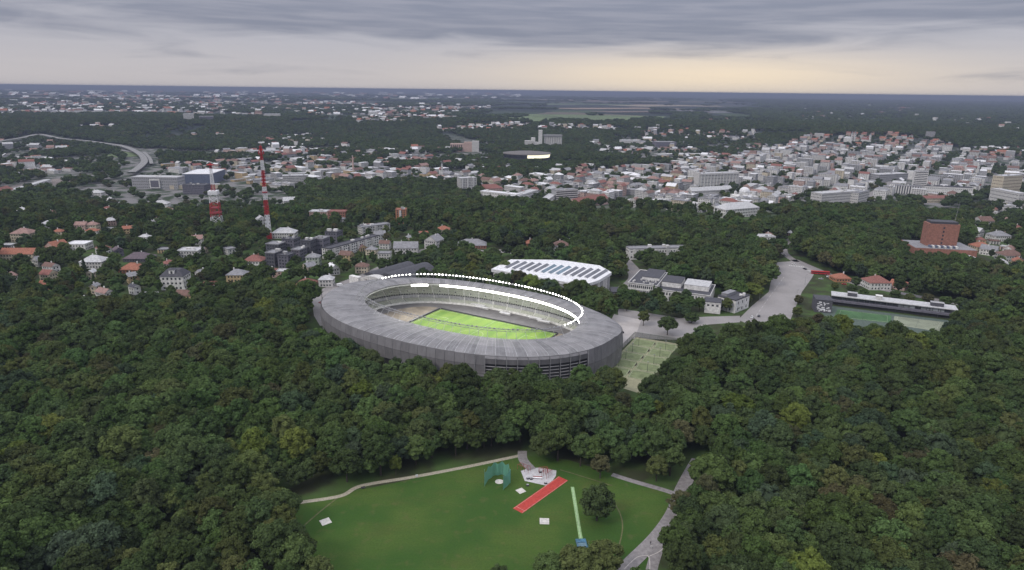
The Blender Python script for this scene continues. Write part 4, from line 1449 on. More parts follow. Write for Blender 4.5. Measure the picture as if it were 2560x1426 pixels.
for (q, lab, m) in (([(2094, 774), (2228, 790), (2228, 808), (2084, 794)], 'dark green tennis court under the glazed pavilion, square side', mat('dark_green_court', (0.055, 0.12, 0.05), .95, .12, .1)),
                    ([(2236, 791), (2360, 806), (2348, 830), (2232, 812)], 'pale grey green tennis court under the pavilion, forest side', mat('pale_green_court', (0.19, 0.21, 0.155), .95, .12, .1))):
    pp = px_poly(q, 0)
    c0 = sum((Vector(p) for p in pp), Vector()) / 4
    o = empty('tennis_court', (c0.x, c0.y, .09), 0, lab, 'tennis court')
    MB().add([(p[0] - c0.x, p[1] - c0.y, .04) for p in pp], [(0, 3, 2, 1)]).build('court_surface', m, o)
    v = [Vector((p[0] - c0.x, p[1] - c0.y, .06)) * .86 for p in pp]
    l = MB()
    for i in range(4): l.tube(v[i], v[(i + 1) % 4], .06, .06, 3)
    l.build('line_marking', LN, o)
    a_, b_2 = (v[0] + v[3]) / 2, (v[1] + v[2]) / 2
    mid = ((v[0] + v[1]) / 2, (v[2] + v[3]) / 2)
    l = MB(); l.tube(mid[0] + Vector((0, 0, .9)), mid[1] + Vector((0, 0, .9)), .06, .06, 3); l.tube(mid[0], mid[0] + Vector((0, 0, 1)), .06); l.tube(mid[1], mid[1] + Vector((0, 0, 1)), .06)
    l.build('net', DARK_METAL, o)
# dark end block with bold white shapes
A, B = at(2036, 780), at(2078, 784)
d = B - A
gb = empty('painted_block', A + d * .5, math.atan2(d.y, d.x) + .05, 'dark cube building painted with bold white shapes beside pavilion', 'painted building')
w2 = math.hypot(d.x, d.y)
MB().box(-w2 / 2, w2 / 2, 0, 14, -.5, 10.2).build('wall', WALLS['dark'], gb)
MB().box(-w2 / 2 - .2, w2 / 2 + .2, .0 - .2, 14.2, 10.21, 10.7, bottom=True).build('roof', ROOFS['dark'], gb)
rr = random.Random(9)
gp = mat('white_wall_paint', (0.72, 0.72, 0.76), .7)
pt = MB()
for k in range(34):
    x = rr.uniform(-w2 / 2 + .8, w2 / 2 - 2.2); z = rr.uniform(.8, 8.6)
    a, b = rr.uniform(.7, 2.2), rr.uniform(.4, 1.2)
    sk = rr.uniform(-.5, .5)
    e = -.03 - .002 * k
    pt.sheet([(x, e, z), (x + a, e, z + sk * .3), (x + a + sk, e, z + b), (x + sk, e, z + b)])
pt.build('wall_painting', gp, gb)
reserve(gb, -w2 / 2, w2 / 2, 0, 14)

# red and white masts


def bar_section(mb, w0, w1, z0, z1, n, mi=0, r=.22, br=.12):
    for k in range(n):
        a0, a1 = w0 + (w1 - w0) * k / n, w0 + (w1 - w0) * (k + 1) / n
        q0, q1 = z0 + (z1 - z0) * k / n, z0 + (z1 - z0) * (k + 1) / n
        c0 = [(-a0, -a0, q0), (a0, -a0, q0), (a0, a0, q0), (-a0, a0, q0)]
        c1 = [(-a1, -a1, q1), (a1, -a1, q1), (a1, a1, q1), (-a1, a1, q1)]
        for i in range(4):
            j = (i + 1) % 4
            mb.tube(c0[i], c1[i], r, r, 4, mi); mb.tube(c0[i], c1[j], br, br, 3, mi); mb.tube(c0[j], c1[i], br, br, 3, mi); mb.tube(c1[i], c1[j], br, br, 3, mi)


P = at(673, 597)
ma = empty('radio_mast', P, R(20), 'tall slender red and white striped radio mast among the trees', 'radio mast')
H_ = [height_to(P, y) for y in (597, 582, 537, 500, 467, 426, 401, 366)]
for k in range(7):
    mb = MB()
    w0 = 3.0 - 1.75 * H_[k] / H_[-1]; w1 = 3.0 - 1.75 * H_[k + 1] / H_[-1]
    bar_section(mb, w0, w1, H_[k], H_[k + 1], 5, 0, .34, .2)
    mb.box(-w0 * .55, w0 * .55, -w0 * .55, w0 * .55, H_[k], H_[k + 1])
    mb.build('mast_section', RED_PAINT if k % 2 == 0 else WHITE_METAL, ma)
mb = MB()
for k in range(4):
    q = k * math.pi / 2
    mb.box(2.6 * math.cos(q) - .6, 2.6 * math.cos(q) + .6, 2.6 * math.sin(q) - .6, 2.6 * math.sin(q) + .6, H_[-1] - 9, H_[-1] - 5, bottom=True)
mb.build('antenna_panel', RED_PAINT, ma)
MB().box(-2.8, 2.8, -2.8, 2.8, H_[4] - 7, H_[4] - 5.5, bottom=True).build('platform', RED_DIM, ma)
MB().box(-2.4, 2.4, -2.4, 2.4, H_[-1] - 4.5, H_[-1] - 3.6, bottom=True).build('platform', RED_PAINT, ma)
MB().tube((0, 0, H_[-1]), (0, 0, H_[-1] + 5), .2, .08).build('tip', RED_PAINT, ma)
FOOT.append((P.x, P.y, 6))
P = at(545, 578)
mb_ = empty('lattice_tower', P, R(10), 'broad lattice tower with white platform on red and white legs', 'lattice tower')
zz = [height_to(P, y) for y in (578, 541, 507, 480, 462, 440, 422, 408)]
m1 = MB(); bar_section(m1, 6.6, 5.2, 0, zz[1], 2, 0, .4, .22); m1.build('lower_legs', WHITE_METAL, mb_)
m1 = MB(); bar_section(m1, 5.2, 4.6, zz[1], zz[2], 3, 0, .45, .26); m1.build('middle_section', RED_PAINT, mb_)
for k in range(2): MB().box(-6 + k, 6 - k, -6 + k, 6 - k, zz[1] + 4 + 6 * k, zz[1] + 5 + 6 * k, bottom=True).build('platform', RED_DIM, mb_)
m1 = MB(); bar_section(m1, 4.6, 4.4, zz[2], zz[3] - 3, 2, 0, .4, .22); m1.build('upper_section', WHITE_METAL, mb_)
MB().box(-5.4, 5.4, -5.4, 5.4, zz[3] - 3, zz[3] + 1.5, bottom=True).build('cabin', WHITE_METAL, mb_)
for k in range(4):
    m1 = MB(); bar_section(m1, 2.1 - .35 * k, 1.75 - .35 * k, zz[3] + 1.5 if k == 0 else zz[3 + k], zz[4 + k], 3, 0, .22, .14)
    m1.build('mast_section', (RED_DIM, WHITE_METAL, WHITE_METAL, RED_PAINT)[k], mb_)
MB().box(-3.4, 3.4, -3.4, 3.4, zz[7] - 2.5, zz[7] - 1.5, bottom=True).build('top_platform', RED_PAINT, mb_)
FOOT.append((P.x, P.y, 8))

# red-brick building with tower slab
A, B = at(2284, 640), at(2440, 648)
d = B - A; W2 = math.hypot(d.x, d.y); rz = math.atan2(d.y, d.x)
rb = empty('brick_library', A + d * .5, rz, 'large red brick building with windowless tower slab and low wings', 'brick building')
MB().box(-W2 / 2, W2 / 2, 0, 42, -2, 9).build('wing_wall', WALLS['brick'], rb)
MB().box(-W2 / 2 + .5, W2 / 2 - .5, .5, 41.5, 9.01, 9.3).build('wing_roof', ROOFS['grey'], rb)
tx0, tx1 = -W2 * .25, W2 * .25
TH = height_to(at(2355, 630), 556)
MB().box(tx0, tx1, 14, 30, 9.31, TH).build('tower', WALLS['brick'], rb)
for k in range(5): MB().box(-.9, .9, 13.9, 13.99, 12 + k * 4.2, 14 + k * 4.2, bottom=True).build('window', GLASS, rb)
MB().box(tx0 + 2, tx1 - 2, 15, 29, TH + .01, TH + 2.4).build('tower_cap', ROOFS['dark'], rb)
for k in range(10): MB().box(tx0 + 1 + k * (tx1 - tx0 - 2) / 10, tx0 + 1 + (k + .6) * (tx1 - tx0 - 2) / 10, 4, 10, 9.31, 11.4).build('roof_light', WALLS['white' if k % 2 else 'blue'], rb)
MB().tube((W2 * .2, 22, TH), (W2 * .22, 22, TH + 24), .25, .1).build('antenna', GREY_METAL, rb)
reserve(rb, -W2 / 2, W2 / 2, -30, 42)
# ---------------------------------------------------------------- houses among the trees (surveyed one by one)
HOUSE_MARKS = []


def sight(P, w, n=2):
    """Gardens: keep the ground before a house open towards the viewer."""
    d = Vector((P.x, P.y, 0)).normalized()
    for k in range(n):
        FOOT.append((P.x - d.x * (w * .3 + 8 * (k + 1)), P.y - d.y * (w * .3 + 8 * (k + 1)), w * .45 + 2))


def house(x0, x1, y, floors, roof, wall, rcol, label, depth=None, turn=0.0, name='house', cat='house', group='houses among the park trees', chim=1, bay=2.8, units=0, ytop=None, ww=1.3, wh=1.5, y1=None):
    P, rz, w = front((x0, y), (x1, y if y1 is None else y1))
    w = max(w, 5)
    h = floors * 3.1 + .4
    if ytop is not None: h = max(4.0, height_to(P, ytop))
    d = depth or max(7.5, min(w * .8, 16))
    ca, sa = abs(math.cos(R(turn))), abs(math.sin(R(turn)))
    o = empty(name, P, rz + R(turn), label, cat, group)
    if abs(turn) > 8:
        w2 = max(6.0, (w - d * sa) / ca)
        w = w2
    fill_building(o, w, d, h, roof, wall, rcol, floors, bay, chimneys=chim if roof != 'flat' else 0, units=units, seed=int(x0 * 7 + y), ww=ww, wh=wh)
    reserve(o, -w / 2, w / 2, 0, d, 1.5)
    sight(o.location, max(w, d), 1)
    HOUSE_MARKS.append((o.location.x, o.location.y, math.hypot(w, d) / 2))
    return o


HS = [
 # x0, x1, y, floors, roof, wall, roof colour, label, extras
 (0, 84, 652, 2, 'gable', 'cream', 'orange', 'long cream house with an orange gable roof at the photo edge', dict(depth=14)),
 (28, 76, 606, 3, 'hip', 'cream', 'pink', 'tall cream house with faded pink hipped roof among dark trees', {}),
 (100, 152, 634, 2, 'gable', 'pink', 'orange', 'house with a broad orange roof behind a big dark tree', dict(turn=-25)),
 (132, 156, 594, 2, 'hip', 'cream', 'orange', 'small house with pointed orange roof beyond the broad orange roof', {}),
 (0, 30, 630, 2, 'flat', 'white', 'light', 'white flat house at the photo edge beyond the long orange roof', {}),
 (166, 214, 627, 2, 'flat', 'white', 'white', 'white flat topped house between orange roofs and plum roofs', {}),
 (200, 256, 672, 2, 'hip', 'pale', 'light', 'pale grey house with a light hipped roof under the white flat house', {}),
 (284, 316, 642, 2, 'gable', 'slate', 'purple', 'steep dark plum roofed house next to the long plum roof', dict(turn=40)),
 (308, 374, 656, 1, 'hip', 'dark', 'purple', 'low wide house under a dark plum hipped roof', {}),
 (296, 350, 684, 1, 'hip', 'orange', 'orange', 'house with a rust orange roof below the plum roofs', {}),
 (445, 498, 652, 3, 'flat', 'pale', 'light', 'pale cubic three storey house beyond the turreted villa', dict(units=2)),
 (566, 612, 706, 2, 'hip', 'yellow', 'grey', 'ochre house with dark grey roof left of the pink cottages', {}),
 (608, 657, 670, 2, 'hip', 'white', 'red', 'white villa with bright red hipped roof and chimney beside dark blocks', dict(chim=2)),
 (668, 692, 695, 2, 'hip', 'pink', 'red', 'small rose house with red roof under the dark blocks', {}),
 (692, 722, 697, 2, 'flat', 'pink', 'light', 'flat topped rosy house joined to the small red roof', {}),
 (740, 787, 722, 1, 'hip', 'pink', 'red', 'low house with red hipped roof and white chimney by the yard', dict(chim=1)),
 (820, 858, 688, 2, 'gable', 'white', 'white', 'bright white gabled modern house above the stadium yard', dict(turn=35)),
 (797, 832, 718, 2, 'hip', 'pale', 'light', 'pale grey house with light hipped roof beside the stadium yard', {}),
 (765, 798, 668, 3, 'hip', 'green', 'grey', 'greenish grey house with steep roof behind the white gabled one', {}),
 (888, 920, 684, 2, 'hip', 'cream', 'brown', 'cream house with a brown roof by the dark curved hall', {}),
 (2, 46, 806, 2, 'gable', 'pale', 'grey', 'grey house with a steep pointed gable at the forest edge', dict(turn=62, depth=11)),
 (301, 321, 768, 1, 'gable', 'white', 'white', 'little white gable half hidden by forest trees', dict(turn=75)),
 (331, 360, 736, 2, 'gable', 'white', 'dark', 'white house with dark gable just above the forest edge', dict(turn=60)),
 (352, 385, 750, 1, 'flat', 'white', 'light', 'low white flat building along the forest edge', {}),
 (104, 141, 798, 1, 'flat', 'white', 'light', 'low white house with light roof inside the forest edge', {}),
 (217, 234, 700, 2, 'gable', 'cream', 'light', 'narrow cream house facing the trees, upper of two', {}),
 (225, 242, 736, 2, 'gable', 'cream', 'grey', 'narrow cream house facing the trees, lower of two', {}),
 (96, 131, 724, 1, 'gable', 'orange', 'orange', 'small orange roofed cottage deep in the trees', {}),
 (150, 178, 690, 1, 'hip', 'pale', 'light', 'small house with pale hipped roof by the big dark tree', {}),
 (480, 512, 700, 2, 'gable', 'pale', 'grey', 'pale gabled house beside the turreted villa', dict(turn=-30)),
 (505, 520, 676, 1, 'gable', 'white', 'light', 'tiny white gabled house between villa and red roof', {}),
 (380, 419, 520, 2, 'hip', 'white', 'light', 'white house with a light hipped roof above dark park trees', {}),
 (707, 743, 516, 3, 'gable', 'white', 'light', 'white gabled block beside the dark wooded hill', dict(turn=20)),
 (777, 834, 522, 2, 'hip', 'pale', 'white', 'wide house with a very pale roof at the wooded hill', {}),
 (774, 820, 548, 3, 'flat', 'pink', 'light', 'rose coloured flat block near the red building', dict(units=2)),
 (819, 864, 548, 3, 'flat', 'brick', 'red', 'red walled block beside the rose coloured flat block', {}),
 (640, 670, 562, 2, 'gable', 'white', 'light', 'white gabled house at the foot of the tall mast', dict(turn=25)),
 (680, 737, 597, 2, 'hip', 'pale', 'light', 'pale wide villa with light hipped roof right of the tall mast', {}),
 (225, 254, 496, 3, 'hip', 'white', 'light', 'white three storey house at the edge of the rail yards', {}),
 (267, 300, 512, 2, 'gable', 'pale', 'light', 'pale gabled house near the rail yards', dict(turn=40)),
 (35, 68, 540, 2, 'hip', 'white', 'light', 'white house with light roof among the far trees at photo edge', {}),
 (102, 131, 574, 2, 'hip', 'pale', 'light', 'pale house with light hipped roof in the far trees', {}),
 (186, 214, 577, 2, 'gable', 'pink', 'pink', 'rose gabled house, first of a pair in the far trees', {}),
 (214, 241, 576, 2, 'hip', 'cream', 'pink', 'cream house with pink hipped roof, second of the pair', {}),
 (1144, 1216, 622, 1, 'hip', 'brick', 'grey', 'low brick building under a large dark hipped roof', dict(depth=18)),
 (1052, 1100, 624, 3, 'gable', 'pale', 'grey', 'pale three storey gabled house beside the dark hipped roof', dict(turn=-28)),
 (1093, 1124, 588, 2, 'hip', 'cream', 'orange', 'house with bright orange hipped roof above the pale gabled house', {}),
 (984, 1044, 636, 2, 'gable', 'pale', 'grey', 'pale low gabled house behind the dark curved hall', {}),
 (1316, 1352, 617, 1, 'hip', 'orange', 'orange', 'cottage with vivid orange hipped roof above the white arena', {}),
 (1384, 1422, 636, 3, 'hip', 'white', 'brown', 'white house with brown hipped roof above the white arena', {}),
 (1340, 1410, 650, 1, 'flat', 'white', 'white', 'low white flat building directly behind the white arena', dict(units=2)),
 (1412, 1446, 612, 1, 'flat', 'white', 'light', 'small white flat house in the wood above the arena', {}),
 (1516, 1540, 616, 2, 'gable', 'white', 'light', 'little white gabled house in the wood above the school', dict(turn=30)),
 (1895, 1937, 614, 3, 'flat', 'white', 'light', 'white stepped house in the trees above the road junction', dict(units=2)),
 (2173, 2227, 726, 2, 'hip', 'white', 'red', 'white villa with arched porch and red hipped roof behind pavilion', dict(chim=2)),
 (2088, 2127, 706, 1, 'hip', 'orange', 'orange', 'small house with orange roof near the red bus', {}),
 (2244, 2290, 726, 1, 'gable', 'pink', 'orange', 'house with orange gable roof half hidden behind pavilion trees', dict(turn=35)),
 (2293, 2350, 546, 3, 'hip', 'pale', 'light', 'pale mansion with light hipped roof beyond the red brick tower', {}),
 (2507, 2537, 528, 3, 'flat', 'white', 'light', 'white cube house on the wooded slope at photo edge', {}),
 (2540, 2560, 531, 2, 'flat', 'white', 'light', 'white flat house cut by the photo edge on the slope', {}),
 (2440, 2478, 632, 2, 'hip', 'cream', 'orange', 'cream house with orange hipped roof against the brick building', {}),
 (2470, 2512, 640, 2, 'gable', 'white', 'grey', 'white house with sharp grey gable right of the brick building', dict(turn=40)),
 (2512, 2560, 655, 2, 'hip', 'pale', 'brown', 'pale house with brown hipped roof at the photo edge', {}),
 (2436, 2468, 592, 2, 'gable', 'pale', 'light', 'pale gabled house just behind the brick tower', dict(turn=25)),
 (2486, 2526, 604, 2, 'hip', 'white', 'grey', 'white house with grey hipped roof above the sharp grey gable', {}),
 (2530, 2560, 585, 2, 'hip', 'pink', 'red', 'rosy house with red roof at the photo edge', {}),
 (2400, 2432, 570, 2, 'gable', 'white', 'light', 'white gabled house peeping out above the brick tower', {}),
 (2452, 2484, 566, 2, 'gable', 'pale', 'brown', 'pale house with brown gable on the far side of the brick tower', {}),
 (2488, 2520, 676, 2, 'gable', 'white', 'light', 'white gabled house beneath the brown hipped roof', dict(turn=-35)),
 (2530, 2560, 690, 2, 'gable', 'cream', 'grey', 'cream house with a grey gable, lowest of the hillside houses', {}),
 (2404, 2440, 655, 1, 'flat', 'pale', 'white', 'low pale flat house in front of the brick building', {}),
]
for (x0, x1, y, fl_, rf, wl_, rc, lab, ex) in HS:
    house(x0, x1, y, fl_, rf, wl_, rc, lab, **ex)

# the turreted villa
v = house(404, 461, 726, 3, 'mansard', 'white', 'dark', 'white villa with a square turret over its dark roof', name='villa', cat='villa', group=None, chim=0, ww=1.6, wh=1.8, bay=3.4, ytop=692)
w_ = 2.3
zt = max(9.0, height_to(v.location, 692))
MB().box(-w_, w_, 1.5, 6, zt - 1.0, zt + 5.4).build('turret', WALLS['white'], v)
MB().hip(-w_, w_, 1.5, 6, zt + 5.41, 1.6, .4).build('turret_roof', ROOFS['dark'], v)
MB().box(-.8, .8, 1.42, 1.49, zt + 2.2, zt + 4.4, bottom=True).build('turret_window', GLASS, v)
# long white blocks of flats
APT = [
 ((826, 650), (948, 614), 11, 4, 'white', 'dark', 'long white four storey block of flats running away from the stadium', 606),
 ((906, 588), (976, 578), 11, 3, 'pale', 'grey', 'long pale block of flats half sunk in trees beyond the white one', None),
 ((1572, 650), (1725, 646), 12, 2, 'white', 'grey', 'very long low white block among trees above the school', 622),
 ((990, 560), (1016, 560), 14, 8, 'orange', 'orange', 'slim orange brick tower of flats rising from the trees', 526),
]
for a, b, dp, fl_, wl_, rc, lab, yt in APT:
    P, rz, w = front(a, b)
    o = empty('apartment_block', P, rz, lab, 'apartment block')
    h = height_to(P, yt) if yt else fl_ * 3
    fill_building(o, w, dp, max(h, 6), 'flat', wl_, rc, fl_, 3.2, units=3, seed=int(a[0]), ww=1.7, wh=1.5)
    for k in range(int(w // 12)):
        MB().box(-w / 2 + 6 + 12 * k - 1.4, -w / 2 + 6 + 12 * k + 1.4, -1.3, -.08, 2.8, max(h, 6) - .3, bottom=True).build('balcony_stack', WALLS['pale'], o)
    reserve(o, -w / 2, w / 2, -13, dp)
# new dark complex by the mast
DK = [(664, 690, 668, 634), (694, 724, 672, 640), (728, 752, 655, 626), (752, 780, 646, 604), (782, 812, 640, 598), (812, 845, 612, 582), (664, 700, 640, 612), (704, 738, 632, 600)]
DN = ['lowest dark plum cube of the new housing complex', 'dark plum cube beside the lowest one, under the mast', 'dark slab at the middle of the new housing complex', 'tall dark slab facing the white block of flats',
      'dark slab pressed against the white block of flats', 'dark block at the upper end of the new complex', 'dark cube under the foot of the tall mast', 'dark cube between mast foot and the middle slabs']
for i, (x0, x1, y, yt) in enumerate(DK):
    P, rz, w = front((x0, y), (x1, y))
    o = empty('dark_block', P, rz - .3, DN[i], 'housing block', 'dark new housing blocks by the mast')
    fill_building(o, w, 14, max(8, height_to(P, yt)), 'flat', 'slate' if i % 3 else 'dark', 'dark' if i % 2 else 'grey', 4, 3.0, units=2, seed=i, ww=1.8, wh=1.7)
    reserve(o, -w / 2, w / 2, -10, 14)

# random smaller houses filling the suburbs
rr = random.Random(21)
ZONES = [([(0, 500), (240, 490), (520, 560), (640, 690), (560, 740), (300, 790), (0, 760)], 34), ([(760, 560), (1010, 540), (1130, 590), (1120, 640), (880, 680), (770, 720), (690, 700)], 14),
         ([(2420, 545), (2560, 500), (2560, 700), (2480, 690)], 16), ([(1850, 560), (2000, 560), (1990, 620), (1860, 610)], 3)]
NEWH = []
for poly, cnt in ZONES:
    xs = [p[0] for p in poly]; ys = [p[1] for p in poly]
    n = 0; tries = 0
    while n < cnt and tries < 900:
        tries += 1
        x, y = rr.uniform(min(xs), max(xs)), rr.uniform(min(ys), max(ys))
        if not inside(poly, [x], [y])[0]: continue
        P = at(x, y)
        if any(math.hypot(P.x - q[0], P.y - q[1]) < q[2] + 13 for q in HOUSE_MARKS): continue
        n += 1
        w, d = rr.uniform(9, 14), rr.uniform(8, 11)
        wl_ = rr.choice(['white', 'pale', 'cream', 'pale', 'white', 'pink', 'yellow'])
        rc = rr.choice(['red', 'orange', 'grey', 'light', 'brown', 'grey', 'light', 'pink'])
        rf = rr.choice(['gable', 'gable', 'hip', 'hip', 'flat'])
        o = empty('house', P, rr.uniform(-.9, .9))
        fill_building(o, w, d, rr.choice([3.6, 6.2, 6.6]), rf, wl_, rc, 2, 2.9, chimneys=1 if rf != 'flat' else 0, seed=n)
        reserve(o, -w / 2, w / 2, 0, d, 1.0)
        sight(P, w, 1 + n % 2)
        HOUSE_MARKS.append((P.x, P.y, math.hypot(w, d) / 2))
        NEWH.append((o, wl_, rc, rf, x, y))
# ---------------------------------------------------------------- labels that single things out
MARKS = [('the oval stadium', 1180, 800), ('the white arena', 1380, 685), ('the white school', 1690, 730), ('the tennis pavilion', 2240, 770), ('the brick tower', 2355, 600),
         ('the tall mast', 668, 500), ('the lattice tower', 545, 520), ('the turreted villa', 432, 705), ('the long orange roof', 40, 640), ('the white flats', 885, 620)]
CITY_MARKS = [('the pale tower block', 1171, 465), ('the white domed church', 1868, 490), ('the striped office', 1415, 495), ('the white high-rise', 2295, 450), ('the zebra striped block', 2265, 472),
              ('the columned block', 1795, 447), ('the big pale office', 2105, 495), ('the white palace', 1855, 528), ('the grain silos', 1357, 350), ('the lit arena', 1318, 400), ('the twin church towers', 2130, 335),
              ('the blue hall', 500, 442), ('the white church tower', 1105, 418), ('the tall mast', 668, 440), ('the lattice tower', 545, 480), ('the brick tower', 2355, 560), ('the highway bend', 360, 400), ('the glass framed block', 385, 460), ('the brick silo', 1160, 368), ('the factory chimney', 885, 405)]
ORD = ['nearest', 'second nearest', 'third nearest', 'fourth nearest', 'fifth nearest', 'sixth nearest', 'seventh nearest', 'eighth nearest', 'ninth nearest', 'tenth nearest', 'eleventh nearest', 'twelfth nearest',
       'thirteenth nearest', 'fourteenth nearest', 'fifteenth nearest', 'sixteenth nearest', 'seventeenth nearest', 'eighteenth nearest', 'nineteenth nearest', 'twentieth nearest']


def single_out(items, marks, cat, group):
    """items: (object, phrase, px, py).  A label is the phrase, the nearest landmark, and an order where several would share it."""
    book = {}
    for o, ph, x, y in items:
        j = min(range(len(marks)), key=lambda k: math.hypot(x - marks[k][1], (y - marks[k][2]) * 1.6))
        nm, mx_, my_ = marks[j]
        dx, dy = x - mx_, (y - my_) * 1.6
        rel = ('right of ' if dx > 0 else 'left of ') if abs(dx) > abs(dy) else ('below ' if dy > 0 else 'above ')
        book.setdefault((ph, rel + nm), []).append((math.hypot(dx, dy), o, nm))
    for (ph, rel), L in book.items():
        L.sort(key=lambda q: q[0])
        for i, (dst, o, nm) in enumerate(L):
            lab = f'{ph} {rel}'
            if len(L) > 1: lab += f', {ORD[min(i, len(ORD) - 1)]}'
            tag(o, lab, cat, group)


WORD = {'white': 'white', 'pale': 'pale grey', 'cream': 'cream', 'pink': 'rose', 'yellow': 'ochre', 'grey': 'grey', 'brick': 'brick red', 'orange': 'orange brick', 'dark': 'dark', 'slate': 'slate grey'}
RWORD = {'red': 'red', 'orange': 'orange', 'grey': 'grey', 'light': 'light grey', 'brown': 'brown', 'dark': 'dark', 'white': 'white', 'pink': 'faded red', 'purple': 'plum'}
SWORD = {'gable': 'gabled', 'hip': 'hipped', 'flat': 'flat', 'mansard': 'mansard'}
single_out([(o, f'{WORD[w]} house with {RWORD[r]} {SWORD[s]} roof', x, y) for o, w, r, s, x, y in NEWH], MARKS, 'house', 'smaller houses among the trees')

# ---------------------------------------------------------------- landmark buildings of the town


def block(a, b, depth, ytop, floors, wall, rcol, label, name='office_block', cat='office block', roof='flat', bay=3.2, units=3, ww=1.6, wh=1.6, turn=0.0, group=None, win=True, rh=None):
    P, rz, w = front(a, b)
    o = empty(name, P, rz + R(turn), label, cat, group)
    h = max(4.0, height_to(P, ytop))
    fill_building(o, w, depth, h, roof, wall, rcol, floors, bay, units=units, seed=int(a[0] + a[1]), ww=ww, wh=wh, win=win, rh=rh)
    HOUSE_MARKS.append((P.x, P.y, max(w, depth) * .55))
    if a[1] > 475: sight(P, min(w, 40), 3)
    c = o.matrix_basis @ Vector((0, depth / 2, 0))
    HOUSE_MARKS.append((c.x, c.y, max(w, depth) * .5))
    reserve(o, -w / 2, w / 2, 0, depth)
    return o, w, h


o, w, h = block((1151, 484), (1192, 482), 22, 446, 9, 'pale', 'light', 'pale concrete tower block standing at the wood edge', 'tower_block', 'tower block')
for k in range(3): MB().box(-w / 2 + w * (k + .25) / 3, -w / 2 + w * (k + .45) / 3, -1.0, -.06, 0, h - .5, bottom=True).build('pilaster', WALLS['white'], o)
block((1200, 505), (1290, 512), 16, 483, 4, 'white', 'white', 'long white office wing right of the pale tower block', bay=3.4)
block((1290, 514), (1345, 500), 18, 484, 4, 'white', 'light', 'white office wing turning away behind the wood edge', bay=3.4)
block((1350, 522), (1390, 512), 14, 500, 3, 'white', 'light', 'small white office beside the striped office block')
o, w, h = block((1390, 514), (1443, 512), 18, 476, 7, 'grey', 'grey', 'grey office block with horizontal white stripes', win=False)
for k in range(7):
    MB().box(-w / 2 - .1, w / 2 + .1, -.3, -.02, h * (k + .15) / 7, h * (k + .55) / 7, bottom=True).build('window_band', GLASS, o)
    MB().box(-w / 2 - .2, w / 2 + .2, -.45, -.02, h * (k + .56) / 7, h * (k + 1.1) / 7, bottom=True).build('sill_band', WALLS['pale'], o)
block((1195, 480), (1258, 478), 24, 472, 2, 'pink', 'red', 'wide red roofed hall right of the pale tower block', 'town_house', 'town house', 'hip', units=0)
block((1440, 518), (1520, 512), 20, 502, 2, 'pink', 'red', 'long red roofed block next to the striped office', 'town_house', 'town house', 'gable', units=0)
o, w, h = block((1748, 470), (1842, 466), 22, 434, 4, 'pale', 'light', 'large pale block with a front of tall columns')
for k in range(12): MB().box(-w / 2 + w * (k + .3) / 12, -w / 2 + w * (k + .5) / 12, -1.2, -.08, 1, h - 3, bottom=True).build('column', WALLS['white'], o)
MB().box(-w / 2, w / 2, -1.4, -.08, h - 2.9, h - .5, bottom=True).build('cornice', WALLS['pale'], o)
MB().box(-w / 2 - 3, -w / 2 - .05, 0, 20, 0, h + 3).build('end_pier', WALLS['pale'], o); MB().box(w / 2 + .05, w / 2 + 3, 0, 20, 0, h + 3).build('end_pier', WALLS['pale'], o)
o, w, h = block((2278, 482), (2312, 484), 14, 430, 12, 'white', 'light', 'slim white high-rise with dark window bands', 'tower_block', 'tower block', win=False)
for k in range(12): MB().box(-w / 2 + .8, w / 2 - .8, -.2, -.02, h * (k + .4) / 12, h * (k + .8) / 12, bottom=True).build('window_band', GLASS, o)
o, w, h = block((2236, 484), (2300, 488), 16, 466, 3, 'dark', 'grey', 'low dark block with bold white upright stripes', win=False)
for k in range(10): MB().box(-w / 2 + w * (k + .1) / 10, -w / 2 + w * (k + .55) / 10, -.3, -.02, .5, h - .3, bottom=True).build('white_fin', WALLS['white'], o)
block((2050, 520), (2142, 512), 24, 482, 5, 'pale', 'light', 'big pale office block near the front of the town', units=6)
block((2142, 516), (2170, 508), 24, 480, 5, 'pale', 'grey', 'pale office wing joined to the big pale office block')
block((2310, 484), (2430, 490), 16, 468, 2, 'white', 'dark', 'long white block with a dark roof edge near the zebra striped block', bay=3.6)
block((2300, 508), (2380, 506), 14, 496, 2, 'cream', 'red', 'long cream block with a low red roof below the long white block', 'town_house', 'town house', 'hip', units=0)
block((2195, 456), (2268, 452), 26, 436, 4, 'grey', 'light', 'broad grey office block above the zebra striped block', units=4)
block((1812, 546), (1896, 541), 24, 522, 3, 'white', 'light', 'white palace with hipped roof at the edge of the wood', 'palace', 'palace', 'hip', units=0, bay=3.0, ww=1.3, wh=2.2)
block((1728, 494), (1830, 488), 18, 476, 2, 'pale', 'light', 'pale hall with a small white pediment before the columned block', 'hall', 'hall', 'gable', units=0)
block((2470, 505), (2540, 520), 18, 478, 4, 'pale', 'light', 'pale block at the photo edge beyond the wood')
block((2500, 490), (2548, 486), 22, 440, 6, 'cream', 'light', 'tall cream block of flats at the photo edge', 'apartment_block', 'apartment block')
# white domed church
P, rz, w = front((1840, 514), (1900, 514))
ch = empty('domed_church', P, rz, 'white church with a broad dome and small corner turrets', 'church')
wm = WALLS['white']
MB().box(-w / 2 + 4, w / 2 - 4, 4, 38, -1, 16).build('wall', wm, ch)
MB().box(-w / 2, w / 2, 12, 30, -1, 13).build('transept', wm, ch)


